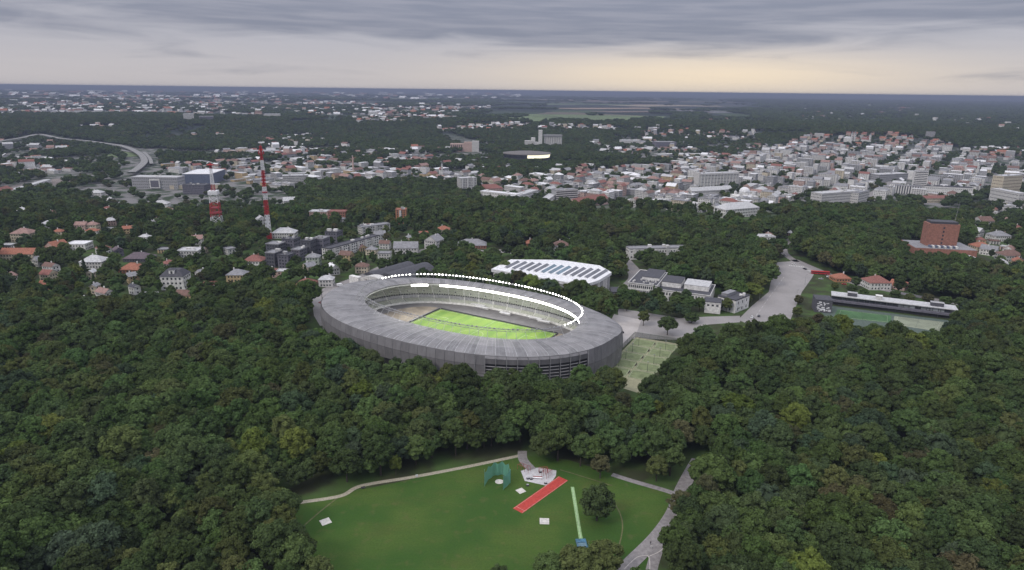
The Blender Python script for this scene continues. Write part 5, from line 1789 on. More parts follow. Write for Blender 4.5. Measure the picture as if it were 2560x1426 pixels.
def dome(parent, x, y, z, r, hgt, m, name='dome', n=14):
    mb = MB(); vs = []
    for j in range(6):
        a = j / 5 * math.pi / 2
        vs += [(x + r * math.cos(a) * math.cos(2 * math.pi * k / n) if j < 5 else x + .05 * math.cos(2 * math.pi * k / n), y + r * math.cos(a) * math.sin(2 * math.pi * k / n) if j < 5 else y + .05 * math.sin(2 * math.pi * k / n), z + hgt * math.sin(a)) for k in range(n)]
    mb.add(vs, [(j * n + k, j * n + (k + 1) % n, (j + 1) * n + (k + 1) % n, (j + 1) * n + k) for j in range(5) for k in range(n)])
    return mb.build(name, m, parent, smooth=True)


MB().tube((0, 21, 16), (0, 21, 23), 9.5, 9.2, 16).build('drum', wm, ch)
dome(ch, 0, 21, 23.02, 9.8, 8.5, ROOFS['white'])
for x in (-12, 12):
    for y in (9, 33):
        MB().tube((x, y, 13), (x, y, 20), 2.6, 2.5, 10).build('turret', wm, ch)
        dome(ch, x, y, 20.02, 2.9, 3, ROOFS['light'], 'turret_dome', 10)
for k in range(7): MB().box(-13 + 4 * k, -11.6 + 4 * k, 3.9, 3.98, 3, 11, bottom=True).build('window', GLASS, ch)
reserve(ch, -w / 2, w / 2, 0, 38)
HOUSE_MARKS.append((P.x, P.y + 20, 36))
sight(P, 40, 4)


def church(px, py, ytop, label, name='church', twin=False, dark=False):
    P = at(px, py)
    o = empty(name, P, .2, label, 'church')
    h = height_to(P, ytop)
    m = WALLS['white']
    k = h / 45
    MB().box(-8 * k, 8 * k, 0, 40 * k, -1, 16 * k).build('nave_wall', m, o)
    MB().gable(-8 * k, 8 * k, 0, 40 * k, 16 * k + .01, 7 * k, .5, 0, 'y').build('nave_roof', ROOFS['red' if not twin else 'light'], o)
    for x in ((-6 * k, 6 * k) if twin else (0,)):
        MB().box(x - 3 * k, x + 3 * k, -5 * k, -.02, -1, h * .8).build('tower', m, o)
        MB().hip(x - 3 * k, x + 3 * k, -5 * k, -.02, h * .8 + .01, h * .2, .2).build('spire', ROOFS['grey'], o)
        for z in (.3, .5, .68): MB().box(x - k, x + k, -5 * k - .1, -5 * k - .01, h * z, h * z + 4 * k, bottom=True).build('window', GLASS, o)
    HOUSE_MARKS.append((P.x, P.y, 40))
    return o


church(1105, 436, 405, 'white church with a square tower left of the lit arena')
church(2130, 358, 328, 'pale church with twin towers on the old town ridge', twin=True)
church(2172, 360, 332, 'slender white church tower on the old town ridge')
church(2442, 432, 400, 'pale church tower beyond the wood near the photo edge')
# factory chimney and silos
P = at(884, 440); o = empty('chimney', P, 0, 'tall factory chimney among yellow works buildings', 'chimney')
h = height_to(P, 390); MB().tube((0, 0, 0), (0, 0, h), 2.4, 1.5, 10).build('shaft', WALLS['pink'], o); MB().tube((0, 0, h + .01), (0, 0, h + 1.2), 1.8, 1.8, 10).build('rim', WALLS['grey'], o)
P = at(1350, 372); o = empty('grain_silo', P, 0, 'white silo tower with grain elevator blocks by the far wood', 'silo')
S_ = (at(1400, 372) - at(1312, 372)).length
u = S_ / 88
h = height_to(P, 326)
MB().box(-4 * u, 5 * u, 0, 12 * u, -1, h).build('tower', WALLS['white'], o)
for k in range(8): MB().tube((12 * u + 5.6 * u * k, 8 * u, -1), (12 * u + 5.6 * u * k, 8 * u, h * .66), 2.9 * u, 2.9 * u, 10).build('silo_cell', WALLS['pale'], o)
MB().box(8 * u, 54 * u, 4 * u, 12 * u, h * .66 + .01, h * .76).build('top_gallery', WALLS['grey'], o)
MB().box(-38 * u, -16 * u, 0, 14 * u, -1, h * .42).build('mill_block', WALLS['pale'], o)
MB().box(-22 * u, -12 * u, 3 * u, 14 * u, -1, h * .58).build('mill_tower', WALLS['white'], o)
MB().box(-12 * u + .1, -4.1 * u, 0, 10 * u, -1, h * .36).build('low_block', WALLS['white'], o)
P = at(1160, 380); o = empty('grain_silo', P, 0, 'rosy brick silo block at the foot of the far wood', 'silo')
h = height_to(P, 353); u = (at(1200, 380) - at(1130, 380)).length / 70
MB().box(-34 * u, 0, 0, 14 * u, -1, h * .75).build('mill_block', WALLS['pink'], o)
MB().box(.1, 20 * u, 0, 14 * u, -1, h * .9).build('silo_block', WALLS['pink'], o)
MB().box(20.1 * u, 37 * u, 0, 14 * u, -1, h).build('tower', WALLS['pale'], o)
for k in range(6): MB().box(-32 * u + 5 * u * k, -30 * u + 5 * u * k, -.3, -.02, h * .1, h * .65, bottom=True).build('window_band', GLASS, o)
# far lit arena: shallow dark roof over a glowing band
A, B = at(1256, 412), at(1380, 412)
c = (A + B) / 2; w = (B - A).length
o = empty('arena', Vector((c.x, c.y + w * .42, c.z)), 0, 'distant dark arena with a glowing band under its shallow roof', 'arena')
n = 40
el = lambda r, z: [(w / 2 * r * math.cos(2 * math.pi * k / n), w * .42 * r * math.sin(2 * math.pi * k / n), z) for k in range(n)]
mb = MB(); rings_ = [el(.9, -1), el(.93, 10), el(.98, 17)]
for ring_ in rings_: mb.v += ring_
mb.add([], [])
for j in range(2):
    for k in range(n): mb.f.append((j * n + k, j * n + (k + 1) % n, (j + 1) * n + (k + 1) % n, (j + 1) * n + k)); mb.m.append(0)
mb.build('wall', WALLS['dark'], o)
mb = MB(); mb.v = el(1, 26) + el(.99, 28) + el(.6, 31) + el(.02, 32)
for j in range(3):
    for k in range(n): mb.f.append((j * n + k, j * n + (k + 1) % n, (j + 1) * n + (k + 1) % n, (j + 1) * n + k)); mb.m.append(0)
mb.f.append(tuple(range(n - 1, -1, -1))); mb.m.append(0)
mb.build('roof', mat('brown_grey_roof', (0.13, 0.12, 0.115)), o)
lit = MB(); dk = MB()
for k in range(n):
    q = el(.95, 17.02), el(.985, 25.9)
    t = lit if 30 <= k <= 37 else dk
    t.add([q[0][k], q[0][(k + 1) % n], q[1][(k + 1) % n], q[1][k]], [(0, 1, 2, 3)])
lit.build('lit_glazing', mat('arena_glow', (1.0, 0.93, 0.68), emit=1.1), o)
dk.build('glazing', GLASS, o)
HOUSE_MARKS.append((c.x, c.y + w * .42, w * .5))
FOOT.append((c.x, c.y + w * .42, w * .45))
# blue hall, glass framed block and other works on the left
o, w, h = block((458, 462), (530, 462), 90, 436, 2, 'blue', 'white', 'huge blue grey hall with a flat white roof', 'warehouse', 'warehouse', win=False, units=0)
block((425, 474), (548, 472), 14, 463, 2, 'cream', 'light', 'low cream strip building before the blue hall', 'warehouse', 'warehouse', win=False)
o, w, h = block((332, 472), (446, 474), 30, 444, 4, 'grey', 'light', 'wide glass and concrete block with a framed screen', bay=4)
MB().box(-w * .1, w * .12, -2.5, -.1, 2, h * .85, bottom=True).build('portal_frame', WALLS['white'], o)
MB().box(-w * .08, w * .10, -2.6, -2.51, 4, h * .75, bottom=True).build('portal_screen', WALLS['slate'], o)
block((458, 486), (512, 488), 26, 464, 5, 'slate', 'dark', 'dark glazed block in front of the blue hall')
block((708, 466), (772, 464), 22, 440, 6, 'pale', 'light', 'pale layered office block right of the tall mast', win=True, bay=2.5)
block((590, 388), (612, 388), 40, 372, 6, 'cream', 'light', 'cream block of flats beyond the fields, left of the mast top', 'apartment_block', 'apartment block', win=False)
block((616, 388), (700, 386), 30, 378, 3, 'white', 'light', 'long white block beyond the fields behind the mast top', 'apartment_block', 'apartment block', win=False)
block((460, 306), (486, 306), 60, 286, 9, 'pale', 'light', 'lone pale slab far off, left of two on the far wood', 'apartment_block', 'apartment block', win=False)
block((500, 306), (536, 306), 60, 292, 9, 'slate', 'grey', 'lone dark slab far off beside the pale slab', 'apartment_block', 'apartment block', win=False)
block((660, 299), (700, 299), 60, 286, 9, 'pale', 'light', 'wide pale slab far off above the hillside houses', 'apartment_block', 'apartment block', win=False)
block((1640, 372), (1690, 372), 50, 356, 6, 'slate', 'grey', 'dark slab by the far works right of the silos', 'apartment_block', 'apartment block', win=False)
block((1555, 366), (1600, 366), 50, 352, 6, 'pale', 'light', 'pale slab by the far works right of the silos', 'apartment_block', 'apartment block', win=False)
block((0, 494), (36, 484), 20, 478, 1, 'brick', 'red', 'red roofed rail shed at the photo edge', 'rail_shed', 'shed', 'gable', win=False, units=0)
block((40, 486), (130, 458), 14, 462, 1, 'pale', 'light', 'long pale platform roof of the rail yards', 'rail_shed', 'shed', win=False, units=0)
block((690, 300 + 140), (775, 438), 8, 434, 1, 'white', 'white', 'long thin white roof right of the blue hall', 'warehouse', 'warehouse', win=False, units=0)

# the highway and river bridge
HW_M = mat('highway_deck', (0.21, 0.207, 0.205), .9)
hw, _ = ribbon('highway', [(-60, 372), (0, 360), (60, 350), (100, 342), (150, 352), (230, 360), (300, 370), (345, 388), (362, 408), (352, 424), (330, 440)], 17, HW_M, 9.0, thick=2.0, verge=30)
ribbon('highway', [(300, 376), (370, 386), (450, 384), (560, 386), (640, 392)], 16, HW_M, 1.5, verge=20)
ribbon('highway', [(360, 386), (374, 400), (380, 416)], 9, HW_M, 7.0, thick=1.5, keep=False)
ribbon('riverside_road', [(1640, 392), (1700, 390), (1780, 391)], 22, mat('white_deck', (.5, .5, .5)), 8.0, keep=False, thick=2)
ribbon('rail_yard', [(0, 480), (80, 466), (150, 452), (215, 446)], 70, mat('rail_ballast', (0.17, 0.145, 0.135), .95, .2, .05), 0.5)
ribbon('town_avenue', [(2160, 500), (2215, 466), (2262, 438), (2300, 412)], 20, ASPHALT, 0.4)
ribbon('town_street', [(1940, 482), (2010, 458), (2060, 436), (2110, 414)], 14, ASPHALT, 0.4)
ribbon('riverside_meadow', [(1390, 410), (1480, 408), (1560, 410)], 75, mat('meadow', (0.09, 0.125, 0.05), .95, .15, .02), 0.5, keep=False)
ROADS += [(at(x, y).x, at(x, y).y, 40) for x, y in ((1400, 410), (1440, 409), (1480, 408), (1520, 409), (1550, 410))]
ribbon('river_bank_meadow', [(240, 372), (290, 384), (330, 392)], 90, mat('meadow', (0, 0, 0)), 0.4, keep=False)
ribbon('pale_field', [(1440, 378), (1520, 374), (1600, 374)], 50, mat('dry_field', (0.21, 0.175, 0.13), .95, .1, .01), 0.6, keep=False)
ribbon('green_field', [(1190, 300), (1400, 295), (1650, 300)], 1000, mat('far_meadow', (0.10, 0.14, 0.062), .95, .12, .004), 2.5, keep=False)
ribbon('green_field', [(640, 318), (760, 312), (850, 308)], 160, mat('far_meadow', (0, 0, 0)), 2.0, keep=False)
ribbon('pale_field', [(2320, 352), (2400, 346), (2470, 350)], 120, mat('sand_pit', (0.27, 0.25, 0.23), .95, .1, .01), 1.0, keep=False)
STUB = [mat('stubble', (0.27, 0.20, 0.15), .95, .18, .0015), mat('ploughed_field', (0.15, 0.115, 0.095), .95, .15, .002), mat('far_meadow', (0, 0, 0)), mat('ripe_field', (0.30, 0.25, 0.18), .95, .12, .002)]
rr = random.Random(77)
for k, (x0, x1, y, w_) in enumerate(((1240, 1500, 252, 700), (1480, 1840, 256, 800), (1300, 1560, 262, 520), (1560, 1800, 266, 560), (1400, 1700, 273, 380), (1500, 1770, 281, 300), (900, 1160, 247, 800), (300, 620, 243, 900), (0, 260, 238, 1200), (2000, 2300, 262, 500), (2260, 2500, 284, 300), (700, 900, 262, 350), (1850, 2100, 251, 700), (420, 560, 258, 320))):
    ribbon('stubble_field' if k % 4 == 0 else 'far_field', [(x0, y), ((x0 + x1) / 2, y - .8), (x1, y + .6)], w_, STUB[(k * 5) % 4 if k < 6 else rr.randrange(4)], 3.0, keep=False)

# ---------------------------------------------------------------- the town's ordinary buildings
TOWN = [([(1200, 480), (1450, 520), (1640, 520), (1800, 545), (1960, 522), (2120, 530), (2240, 510), (2420, 505), (2560, 470), (2560, 420), (2480, 405), (2330, 345), (2230, 338), (2050, 338), (1900, 380), (1760, 405), (1560, 420), (1200, 455)], 0.95, 0),
        ([(60, 500), (200, 470), (330, 440), (390, 415), (560, 405), (760, 415), (1000, 420), (1200, 428), (1200, 456), (1120, 462), (780, 462), (720, 512), (520, 512), (380, 520), (250, 512)], 0.95, 1)]
TOWN += [([(0, 398), (120, 392), (330, 425), (200, 470), (60, 500), (0, 500)], 0.5, 1), ([(560, 386), (920, 380), (1240, 405), (1240, 440), (1000, 420), (560, 405)], 0.6, 1), ([(1180, 428), (1260, 414), (1400, 424), (1570, 424), (1560, 445), (1200, 458)], 0.8, 1), ([(1640, 395), (1760, 390), (1900, 360), (1950, 350), (1900, 380), (1760, 405)], 0.5, 1)]
A, B = at(2160, 500), at(2265, 437)
TH = math.atan2(B.y - A.y, B.x - A.x)
cs, sn = math.cos(TH), math.sin(TH)
rr = random.Random(33)
cand = []
GS = 28.0
for i in range(-140, 141):
    for j in range(0, 150):
        u_ = i * GS + rr.uniform(-3, 3); v_ = j * GS + rr.uniform(-3, 3)
        if i % 5 == 0 or j % 6 == 0: continue
        x = cs * v_ + sn * u_ + 100; y = sn * v_ - cs * u_ + 900
        d = math.hypot(x, y)
        if y < 880 or d > 3600: continue
        cand.append((x, y, rr.random(), rr.random()))
cand = np.array(cand)
cz = terr(cand[:, 0], cand[:, 1])
cx, cy = proj(cand[:, 0], cand[:, 1], cz)
zone = np.full(len(cand), -1)
for (poly, pr, kind) in TOWN:
    m_ = inside(poly, cx, cy) & (cand[:, 2] < pr)
    zone[m_] = kind
HM = np.array(HOUSE_MARKS); RD_ = np.array(ROADS)
ok = zone >= 0
for k in np.nonzero(ok)[0]:
    x, y = cand[k, :2]
    if (np.hypot(HM[:, 0] - x, HM[:, 1] - y) < HM[:, 2] + 11).any() or (np.hypot(RD_[:, 0] - x, RD_[:, 1] - y) < RD_[:, 2] + 9).any(): ok[k] = False
idx = np.nonzero(ok)[0]
dist_ = np.hypot(cand[idx, 0], cand[idx, 1])
inframe = (cx[idx] > -40) & (cx[idx] < 2600)
idx = idx[inframe]; dist_ = dist_[inframe]
idx = idx[np.argsort(dist_)]
print('town buildings', len(idx))
BIGS = []
items = []
far_wall = {k: MB() for k in WALLS}
stuffm = MB()
SM_NAMES = ['white', 'pale', 'cream', 'pink', 'yellow', 'grey']
SR_NAMES = ['red', 'orange', 'grey', 'light', 'pink', 'brown', 'white']
SMATS = [WALLS[k] for k in SM_NAMES] + [ROOFS[k] for k in SR_NAMES] + [GLASS]
N_IND = 240


def add_far(mb, x, y, z, rz, w, d, h, wi, ri, flat, rh=None, bands=True):
    c, s = math.cos(rz), math.sin(rz)
    T = lambda p: (x + c * p[0] - s * p[1], y + s * p[0] + c * p[1], z + p[2])
    t = MB(); t.box(-w / 2, w / 2, -d / 2, d / 2, -2, h, wi)
    if flat: t.box(-w / 2 + .4, w / 2 - .4, -d / 2 + .4, d / 2 - .4, h + .01, h + .5, ri)
    else: t.gable(-w / 2, w / 2, -d / 2, d / 2, h + .01, rh or min(w, d) * .35, .5, ri, 'x' if w >= d else 'y')
    if bands:
        nf = max(1, int(h / 3.3))
        for f_ in range(nf):
            z0 = h * (f_ + .3) / nf; z1 = z0 + 1.4
            for k in range(int(w / 4.2)):
                a = -w / 2 + 1.2 + k * 4.2
                if a + 1.9 > w / 2: break
                t.sheet([(a, -d / 2 - .06, z0), (a + 1.9, -d / 2 - .06, z0), (a + 1.9, -d / 2 - .06, z1), (a, -d / 2 - .06, z1)], len(SM_NAMES) + len(SR_NAMES))
    mb.add([T(p) for p in t.v], [])
    o = len(mb.v) - len(t.v)
    for f_, m_ in zip(t.f, t.m):
        mb.f.append(tuple(o + i for i in f_)); mb.m.append(m_)


for n_, k in enumerate(idx):
    x, y = float(cand[k, 0]), float(cand[k, 1])
    z = float(cz[k]); q = float(cand[k, 3])
    old = cy[k] < 372 and cx[k] > 2030                      # the old town ridge: red roofs
    left = zone[k] == 1 or (cx[k] < 1690 and cy[k] < 486)
    r1 = rr.random()
    if left: rc = rr.choice(['grey', 'light', 'light', 'grey', 'white', 'pink', 'brown', 'red']); wl_ = rr.choice(['pale', 'grey', 'white', 'cream', 'yellow', 'pale', 'grey'])
    elif old: rc = rr.choice(['red', 'orange', 'pink', 'red', 'brown', 'grey']); wl_ = rr.choice(['pale', 'cream', 'white', 'pink'])
    else: rc = rr.choice(['grey', 'light', 'grey', 'light', 'pink', 'red', 'grey', 'white', 'brown', 'grey', 'light', 'grey', 'white', 'brown', 'light']); wl_ = rr.choice(['white', 'pale', 'pale', 'cream', 'pale', 'grey', 'grey', 'white', 'white', 'pale', 'pink'])
    flat = rc in ('grey', 'light', 'white') and rr.random() < .72
    w = rr.choice([rr.uniform(15, 24), rr.uniform(20, 29)]) if not left else rr.uniform(14, 30)
    d = rr.uniform(11, 17)
    fl_ = rr.choice([2, 3, 3, 4, 5, 6] if not left else [1, 2, 2, 3, 4])
    if old: fl_ = rr.choice([2, 2, 3]); w *= .75; d *= .8
    if any(abs(x - q_[0]) + abs(y - q_[1]) < q_[2] for q_ in BIGS): continue
    if rr.random() < (.20 if left else .07) and not any(math.hypot(x - q_[0], y - q_[1]) < 70 for q_ in BIGS):
        w, d, flat = rr.uniform(34, 58) if left else rr.uniform(30, 42), rr.uniform(20, 32) if left else rr.uniform(14, 18), True
        fl_ = rr.choice([2, 2, 3]) if left else rr.choice([5, 6, 7])
        rc = rr.choice(['light', 'grey', 'white', 'grey']); wl_ = rr.choice(['pale', 'white', 'grey'])
        BIGS.append((x, y, (w + d) * .62))
    h = fl_ * 3.3 + .6
    rz = TH + (math.pi / 2 if q < .5 else 0) + rr.uniform(-.06, .06)
    # turn so the front faces the viewer
    fx, fy = math.sin(rz), -math.cos(rz)
    if fx * -x + fy * -y < 0: rz += math.pi
    if n_ < N_IND:
        c, s = math.cos(rz), math.sin(rz)
        o = empty('town_house' if not flat else 'town_block', (x + s * d / 2, y - c * d / 2, z), rz)
        fill_building(o, w, d, h, 'flat' if flat else rr.choice(['gable', 'gable', 'hip']), wl_, rc, fl_, 3.0, chimneys=0 if flat or rr.random() < .4 else 1, units=2 if flat else 0, seed=n_)
        items.append((o, f"{WORD[wl_]} {'block' if flat else 'house'} with {RWORD[rc]} {'flat' if flat else 'pitched'} roof", float(cx[k]), float(cy[k]) - 8))
    else:
        wi = SM_NAMES.index(wl_) if wl_ in SM_NAMES else 1
        add_far(stuffm, x, y, z, rz, w, d, h, wi, len(SM_NAMES) + SR_NAMES.index(rc), flat, bands=n_ < 1400)
    FOOT.append((x, y, 10))
single_out([i for i in items if i[0].name.startswith('town_house')], CITY_MARKS, 'town house', 'ordinary houses of the town')
single_out([i for i in items if i[0].name.startswith('town_block')], CITY_MARKS, 'town block', 'ordinary flat roofed blocks of the town')
# scattered settlements on the far side of the river and towards the horizon
FARZ = [([(640, 345), (840, 335), (850, 365), (660, 375)], 150, 10), ([(1060, 330), (1240, 312), (1530, 320), (1540, 328), (1230, 330)], 240, 11), ([(880, 300), (1130, 290), (1150, 302), (900, 312)], 230, 16),
        ([(930, 380), (1130, 372), (1130, 382), (930, 388)], 40, 16), ([(1480, 360), (1700, 355), (1750, 380), (1480, 384)], 90, 14), ([(0, 250), (400, 240), (900, 255), (1000, 290), (300, 285), (0, 290)], 900, 19),
        ([(900, 262), (1250, 265), (1120, 290), (950, 290)], 260, 17), ([(480, 340), (620, 335), (620, 345), (480, 350)], 16, 10), ([(180, 318), (380, 312), (380, 322), (180, 326)], 14, 14), ([(1560, 300), (1950, 300), (1900, 330), (1560, 330)], 60, 10),
        ([(1950, 268), (2300, 262), (2300, 300), (2000, 305)], 50, 16), ([(2280, 300), (2560, 296), (2560, 330), (2350, 322)], 40, 14), ([(1600, 335), (1900, 330), (1850, 350), (1600, 352)], 110, 9), ([(2430, 375), (2560, 370), (2560, 400), (2450, 400)], 36, 13),
        ([(540, 378), (900, 372), (900, 384), (540, 392)], 70, 13), ([(0, 352), (160, 362), (200, 382), (0, 380)], 30, 12), ([(0, 228), (1300, 234), (1300, 250), (0, 244)], 420, 30), ([(0, 400), (120, 395), (260, 420), (0, 450)], 60, 12)]
for poly, cnt, size in FARZ:
    xs = [p[0] for p in poly]; ys = [p[1] for p in poly]
    n_ = 0; tr_ = 0
    while n_ < cnt and tr_ < 6000:
        tr_ += 1
        px, py = rr.uniform(min(xs), max(xs)), rr.uniform(min(ys), max(ys))
        if not inside(poly, [px], [py])[0]: continue
        n_ += 1
        P = at(px, py)
        dd = math.hypot(P.x, P.y)
        g = size * rr.uniform(.7, 1.5) * (1 + max(0, dd - 5000) / 9000)
        flat = rr.random() < .45
        add_far(stuffm, P.x, P.y, P.z, rr.uniform(-.8, .8), g * rr.uniform(1, 2), g, rr.uniform(5, 8) if rr.random() < .85 else rr.uniform(10, 22), rr.choice([0, 0, 1, 1, 2, 3, 5]), len(SM_NAMES) + rr.choice([0, 1, 2, 3, 3, 3, 4, 5, 6, 6]), flat, bands=False)
        if dd < 3300: FOOT.append((P.x, P.y, 9))
stuffm.build('distant_buildings', SMATS, None, 'stuff')
# ---------------------------------------------------------------- trees
LEAF = bpy.data.materials.new('foliage')
LEAF.use_nodes = True
nt = LEAF.node_tree
nt.nodes.clear()
outp = N(nt, 'ShaderNodeOutputMaterial')
at_ = N(nt, 'ShaderNodeAttribute', attribute_type='INSTANCER', attribute_name='tint')
geo = N(nt, 'ShaderNodeNewGeometry')
no = N(nt, 'ShaderNodeTexNoise'); no.inputs['Scale'].default_value = 0.42; no.inputs['Detail'].default_value = 3.0
nt.links.new(geo.outputs['Position'], no.inputs['Vector'])
no2 = N(nt, 'ShaderNodeTexNoise'); no2.inputs['Scale'].default_value = 2.3; no2.inputs['Detail'].default_value = 2.0
nt.links.new(geo.outputs['Position'], no2.inputs['Vector'])
f1 = N(nt, 'ShaderNodeMapRange'); f1.inputs[1].default_value = .3; f1.inputs[2].default_value = .7; f1.inputs[3].default_value = .72; f1.inputs[4].default_value = 1.3
nt.links.new(no.outputs[0], f1.inputs[0])
f2 = N(nt, 'ShaderNodeMapRange'); f2.inputs[1].default_value = .3; f2.inputs[2].default_value = .7; f2.inputs[3].default_value = .72; f2.inputs[4].default_value = 1.3
nt.links.new(no2.outputs[0], f2.inputs[0])
vm = N(nt, 'ShaderNodeVectorMath', operation='SCALE')
nt.links.new(at_.outputs['Color'], vm.inputs[0])
nt.links.new(math_n(nt, 'MULTIPLY', f1.outputs[0], f2.outputs[0]), vm.inputs['Scale'])
df = N(nt, 'ShaderNodeBsdfDiffuse'); tl = N(nt, 'ShaderNodeBsdfTranslucent')
nt.links.new(vm.outputs[0], df.inputs[0]); nt.links.new(vm.outputs[0], tl.inputs[0])
mx = N(nt, 'ShaderNodeMixShader'); mx.inputs[0].default_value = .28
nt.links.new(df.outputs[0], mx.inputs[1]); nt.links.new(tl.outputs[0], mx.inputs[2]); nt.links.new(mx.outputs[0], outp.inputs[0])
BARK = mat('bark', (0.06, 0.05, 0.04), .95, .2, 2.0)


def ico(sub):
    bm = bmesh.new(); bmesh.ops.create_icosphere(bm, subdivisions=sub, radius=1.0)
    v = np.array([p.co[:] for p in bm.verts]); f = np.array([[q.index for q in p.verts] for p in bm.faces])
    bm.free()
    return v, f


ICO1, ICO2 = ico(1), ico(2)


def crown_mesh(name, seed, radius, base, height, nl, per, leaf, lob=(.30, .46), conic=False, low=-.45, fr=(.52, .80)):
    """A crown from base to height: lumps of foliage carrying many leaf-spray faces, with gaps between the lumps."""
    g = np.random.default_rng(seed)
    zc = (base + height) / 2; hz = (height - base) / 2
    cen, rad = [], []
    for k in range(nl):
        if conic:
            t = (k + .5) / nl
            a = k * 2.4
            rr_ = radius * (1 - t) * .62
            cen.append((rr_ * math.cos(a), rr_ * math.sin(a), base + (height - base) * t)); rad.append(radius * (.55 * (1 - t) + .16))
            continue
        zt = g.uniform(low, 1.0)
        a = k * 2.39996 + g.uniform(-.4, .4)
        s = math.sqrt(max(0, 1 - zt * zt))
        f = g.uniform(*fr)
        r_ = radius * g.uniform(*lob)
        cen.append((radius * f * s * math.cos(a), radius * f * s * math.sin(a), zc + hz * zt * g.uniform(.62, .80))); rad.append(r_)
    cen = np.array(cen); rad = np.array(rad)
    V, Fc = [], []
    off = 0
    iv, jf = ICO1
    for c, r in zip(cen, rad):            # inner body of each lump
        v = iv * (r * .80) * (1 + g.uniform(-.18, .18, (len(iv), 1))) + c
        V.append(v); Fc.append(jf + off); off += len(v)
    if not conic:
        v = iv * np.array([radius * .62, radius * .62, hz * .66]) + np.array([0, 0, zc]); V.append(v); Fc.append(jf + off); off += len(v)
    for i, (c, r) in enumerate(zip(cen, rad)):
        n = int(per * (r / (radius * .38)) ** 2)
        d = g.normal(size=(n, 3)); d[:, 2] = np.abs(d[:, 2]) * .9 + d[:, 2] * .25
        d /= np.linalg.norm(d, axis=1)[:, None]
        p = c + d * (r * g.uniform(.78, 1.10, (n, 1)))
        keep = np.ones(n, bool)
        for j in range(len(cen)):
            if j != i: keep &= np.linalg.norm(p - cen[j], axis=1) > rad[j] * .86
        p, d = p[keep], d[keep]; n = len(p)
        nm = d + g.normal(size=(n, 3)) * .55 + np.array([0, 0, .25]); nm /= np.linalg.norm(nm, axis=1)[:, None]
        t = np.cross(nm, g.normal(size=(n, 3))); t /= np.linalg.norm(t, axis=1)[:, None] + 1e-9
        b = np.cross(nm, t)
        sz = leaf * g.uniform(.55, 1.35, (n, 1))
        q = np.stack([p - t * sz, p - b * sz * .75, p + t * sz, p + b * sz * .8], 1).reshape(-1, 3)
        V.append(q); Fq = np.arange(n)[:, None] * 4 + np.array([[0, 1, 2, 0, 2, 3]]) + off
        Fc.append(Fq.reshape(-1, 3)); off += len(q)
    V = np.concatenate(V); Fc = np.concatenate(Fc)
    me = bpy.data.meshes.new(name)
    me.vertices.add(len(V)); me.vertices.foreach_set('co', V.astype(np.float32).ravel())
    me.loops.add(Fc.size); me.loops.foreach_set('vertex_index', Fc.astype(np.int32).ravel())
    me.polygons.add(len(Fc)); me.polygons.foreach_set('loop_start', np.arange(0, Fc.size, 3, dtype=np.int32)); me.polygons.foreach_set('loop_total', np.full(len(Fc), 3, np.int32))
    me.materials.append(LEAF)
    me.update(); me.validate()
    return me


def trunk_mesh(name, h, r, seed):
    g = random.Random(seed)
    mb = MB()
    mb.tube((0, 0, -.5), (0, 0, h), r, r * .6, 7)
    for k in range(5):
        a = k * 1.26 + g.uniform(-.3, .3)
        mb.tube((0, 0, h * g.uniform(.6, .98)), (math.cos(a) * 3.2, math.sin(a) * 3.2, h + g.uniform(1.5, 3.5)), r * .42, r * .16, 5)
    return mb.mesh(name, BARK)


NEAR = [crown_mesh('crown', 10 + k, r, b, h, nl * 2, per * 1.15, lf * .86, (.17, .29), fr=(.60, .90)) for k, (r, b, h, nl, per, lf) in enumerate([
    (6.2, 2.2, 17.0, 26, 150, .46), (6.8, 2.6, 16.0, 30, 150, .48), (5.6, 2.0, 18.5, 26, 150, .44), (7.2, 2.4, 17.5, 34, 140, .48), (6.0, 1.8, 15.5, 22, 160, .46), (5.2, 2.0, 17.5, 22, 150, .42)])]
TRUNKS = [trunk_mesh('trunk', 7.5, .42, k) for k in range(3)]
MID = [crown_mesh('crown_mid', 40 + k, r, 2.0, h, int(nl * 1.7), 70, .66, (.20, .33), fr=(.58, .86)) for k, (r, h, nl) in enumerate([(6.2, 17, 16), (6.8, 16, 18), (5.6, 18.5, 15), (7.0, 17.5, 20)])]
FARM = [crown_mesh('crown_far', 60 + k, r, 1.0, h, 9, 14, 1.7, (.36, .52)) for k, (r, h) in enumerate([(8.5, 16), (9.5, 15), (8, 18)])]
CONE = crown_mesh('crown_conifer', 80, 3.4, 1.5, 18, 16, 60, .6, conic=True)

TINTS = {'dark green': (0.064, 0.092, 0.037), 'mid green': (0.080, 0.118, 0.041), 'olive green': (0.095, 0.115, 0.041), 'brownish olive': (0.090, 0.090, 0.045),
         'bluish green': (0.061, 0.090, 0.050), 'yellowish green': (0.115, 0.145, 0.036), 'light green': (0.070, 0.112, 0.040)}
TN = list(TINTS)
TV = np.array([TINTS[k] for k in TN])

FOOTA = np.array(FOOT); ROADA = np.array(ROADS)


def clear_of(x, y, A, pad=0.0):
    """True where no footprint covers the point (chunked)."""
    okk = np.ones(len(x), bool)
    for i in range(0, len(x), 4000):
        s = slice(i, i + 4000)
        sel = (A[:, 0] > x[s].min() - 120) & (A[:, 0] < x[s].max() + 120) & (A[:, 1] > y[s].min() - 120) & (A[:, 1] < y[s].max() + 120)
        B_ = A[sel]
        if len(B_): okk[s] = ~((x[s][:, None] - B_[:, 0]) ** 2 + (y[s][:, None] - B_[:, 1]) ** 2 < (B_[:, 2] + pad) ** 2).any(1)
    return okk


def jitter_grid(y0, y1, sp):
    half = lambda y: y * .86 + 60
    out = []
    y = y0
    while y < y1:
        n = int(2 * half(y) / sp)
        x = -half(y) + np.arange(n) * sp
        out.append(np.stack([x, np.full(n, y)], 1)); y += sp * .9
    p = np.concatenate(out)
    p += RNG.uniform(-.42, .42, p.shape) * sp
    return p


